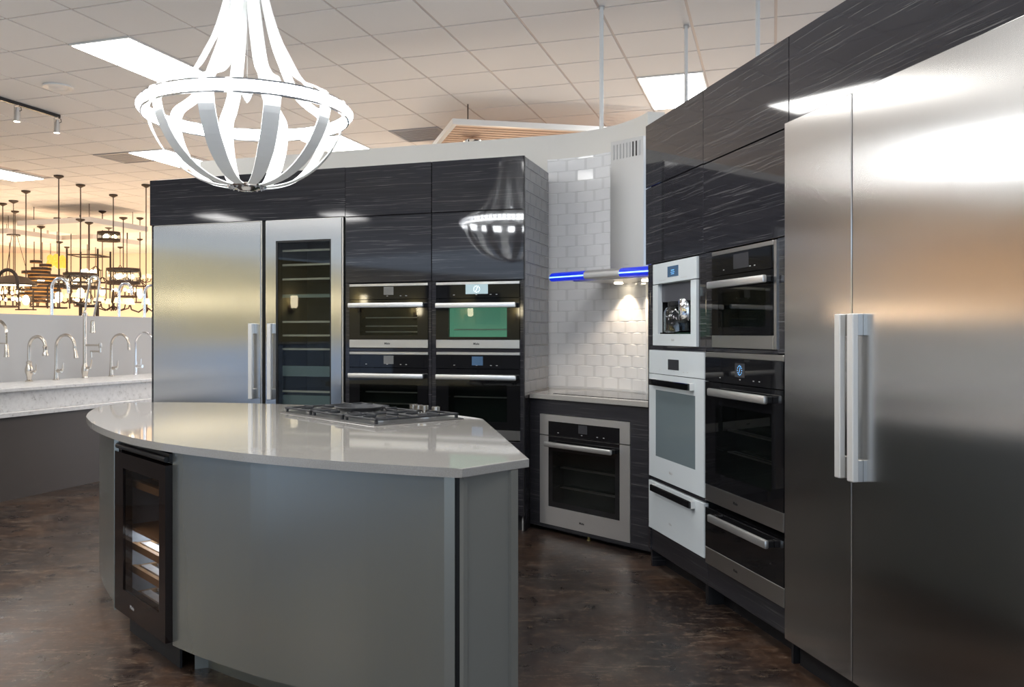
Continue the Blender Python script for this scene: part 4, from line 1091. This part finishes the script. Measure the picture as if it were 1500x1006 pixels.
for px, py, Y, kd in spots:
    src, zt = kinds[kd]
    c = src if kd not in first else copy_tree(src)
    if kd in first:
        for ch in list(c.children):
            if ch.name.startswith(('stem', 'ceiling_cup')): bpy.data.objects.remove(ch)
    first.add(kd)
    X = (px-692)/1291*Y; Z = EYE+(489-py)/1291*Y-.05
    c.location = (X, Y, Z); c.rotation_euler = (0, 0, random.random()*2); c['label'] = place_label(px, kd)
    hang(c, zt, CEIL-Z, .009)
# warm light those lamps throw
for x, y, z, p in ((-7.5, 15, 1.7, 150), (-9.5, 18.5, 1.6, 260), (-6.2, 18, 1.6, 220), (-8.8, 22, 1.5, 420), (-11.5, 21.5, 1.5, 420), (-12.5, 16.5, 1.7, 200), (-4.5, 14, 1.8, 120), (-4.5, 22, 1.5, 420), (-14, 23, 1.5, 420),
                   (.5, 12.0, 2.1, 150), (2.8, 10.0, 2.1, 110), (4.2, 14, 2.1, 150)):
    point('showroom_lamp', (x, y, z), p*.27, WARM, .15)

# ------------------------------------------------------------------ side wall sconces (seen in reflections), cabinets and platform added for reflections
for k, (y, z) in enumerate(((3.4, 1.70), (1.6, 1.74), (.1, 1.80), (-1.3, 1.68), (-2.8, 1.68), (-4.5, 1.72))):
    t = thing('wall_sconce', 'warm glass wall sconce on the olive side wall', 'sconce', (-6.998, y, z), PI/2, 'sconces on the olive wall')
    part('back_plate', MB().box(-.04, -.03, -.12, .04, 0, .02, .004), 'bronze', t)
    part('arm', MB().tube([(0, -.03, -.08), (0, -.11, -.08), (0, -.11, -.02)], .010, 8), 'bronze', t)
    part('shade', MB().lathe([(.04, -.03), (.055, .0), (.055, .16), (.045, .16)], (0, -.11, 0), 18), 'sconce', t, True)

for k, (y0, y1, cm, lab) in enumerate(((-7.0, -4.7, 'brown_panel', 'dark brown'), (-4.68, -2.4, 'brown_panel', 'dark brown'), (-2.38, -.1, 'brown_panel', 'dark brown'), (-.08, 2.2, 'pale_blue', 'pale blue'), (2.22, 4.5, 'pale_blue', 'pale blue'))):
    t = thing('reflection_cabinet', lab+' stand-in low cabinet along the olive side wall, for reflections', 'cabinet', (-6.99, y0, 0), 0, lab+' stand-in cabinets along the olive wall')  # unseen stand-in cabinets, added to colour the reflections in the steel
    part('body', MB().box(0, 0, 0, .58, y1-y0, 1.16, .003), cm, t)
    part('worktop', MB().box(0, -.005, 1.161, .61, y1-y0+.005, 1.19, .002), 'quartz_white', t)
    for q in range(3):
        w = (y1-y0)/3; dd = part('door', MB().box(.581, w*q+.01, .08, .60, w*(q+1)-.01, 1.14, .002), cm, t)
        part('knob', MB().sphere((.612, w*q+.06, .6), .013), 'chrome', dd, True)
t = thing('reflection_platform', 'added pale blue platform left of the camera, tinting the reflections', 'platform', (-5.0, -1.5, 0))  # added out of view to put blue into the island's reflections
part('body', MB().box(0, 0, .06, 1.6, 4.1, .42, .006), 'pale_blue', t)
part('plinth', MB().box(.06, .06, 0, 1.54, 4.04, .06), 'carcass', t)
for y0, w, z in ((-2.3, .7, 1.75), (-3.9, .8, 1.5), (2.3, .7, 1.4)):
    t = thing('framed_picture', 'dark framed picture on the olive side wall', 'picture', (-6.998, y0, z), 0, 'pictures on the olive wall')
    part('frame', MB().box(0, 0, 0, .02, w, .04).box(0, 0, .60, .02, w, .64).box(0, 0, .04, .02, .04, .60).box(0, w-.04, .04, .02, w, .60), 'black_satin', t)
    part('print', MB().box(0, .04, .04, .008, w-.04, .60), 'picture', t)
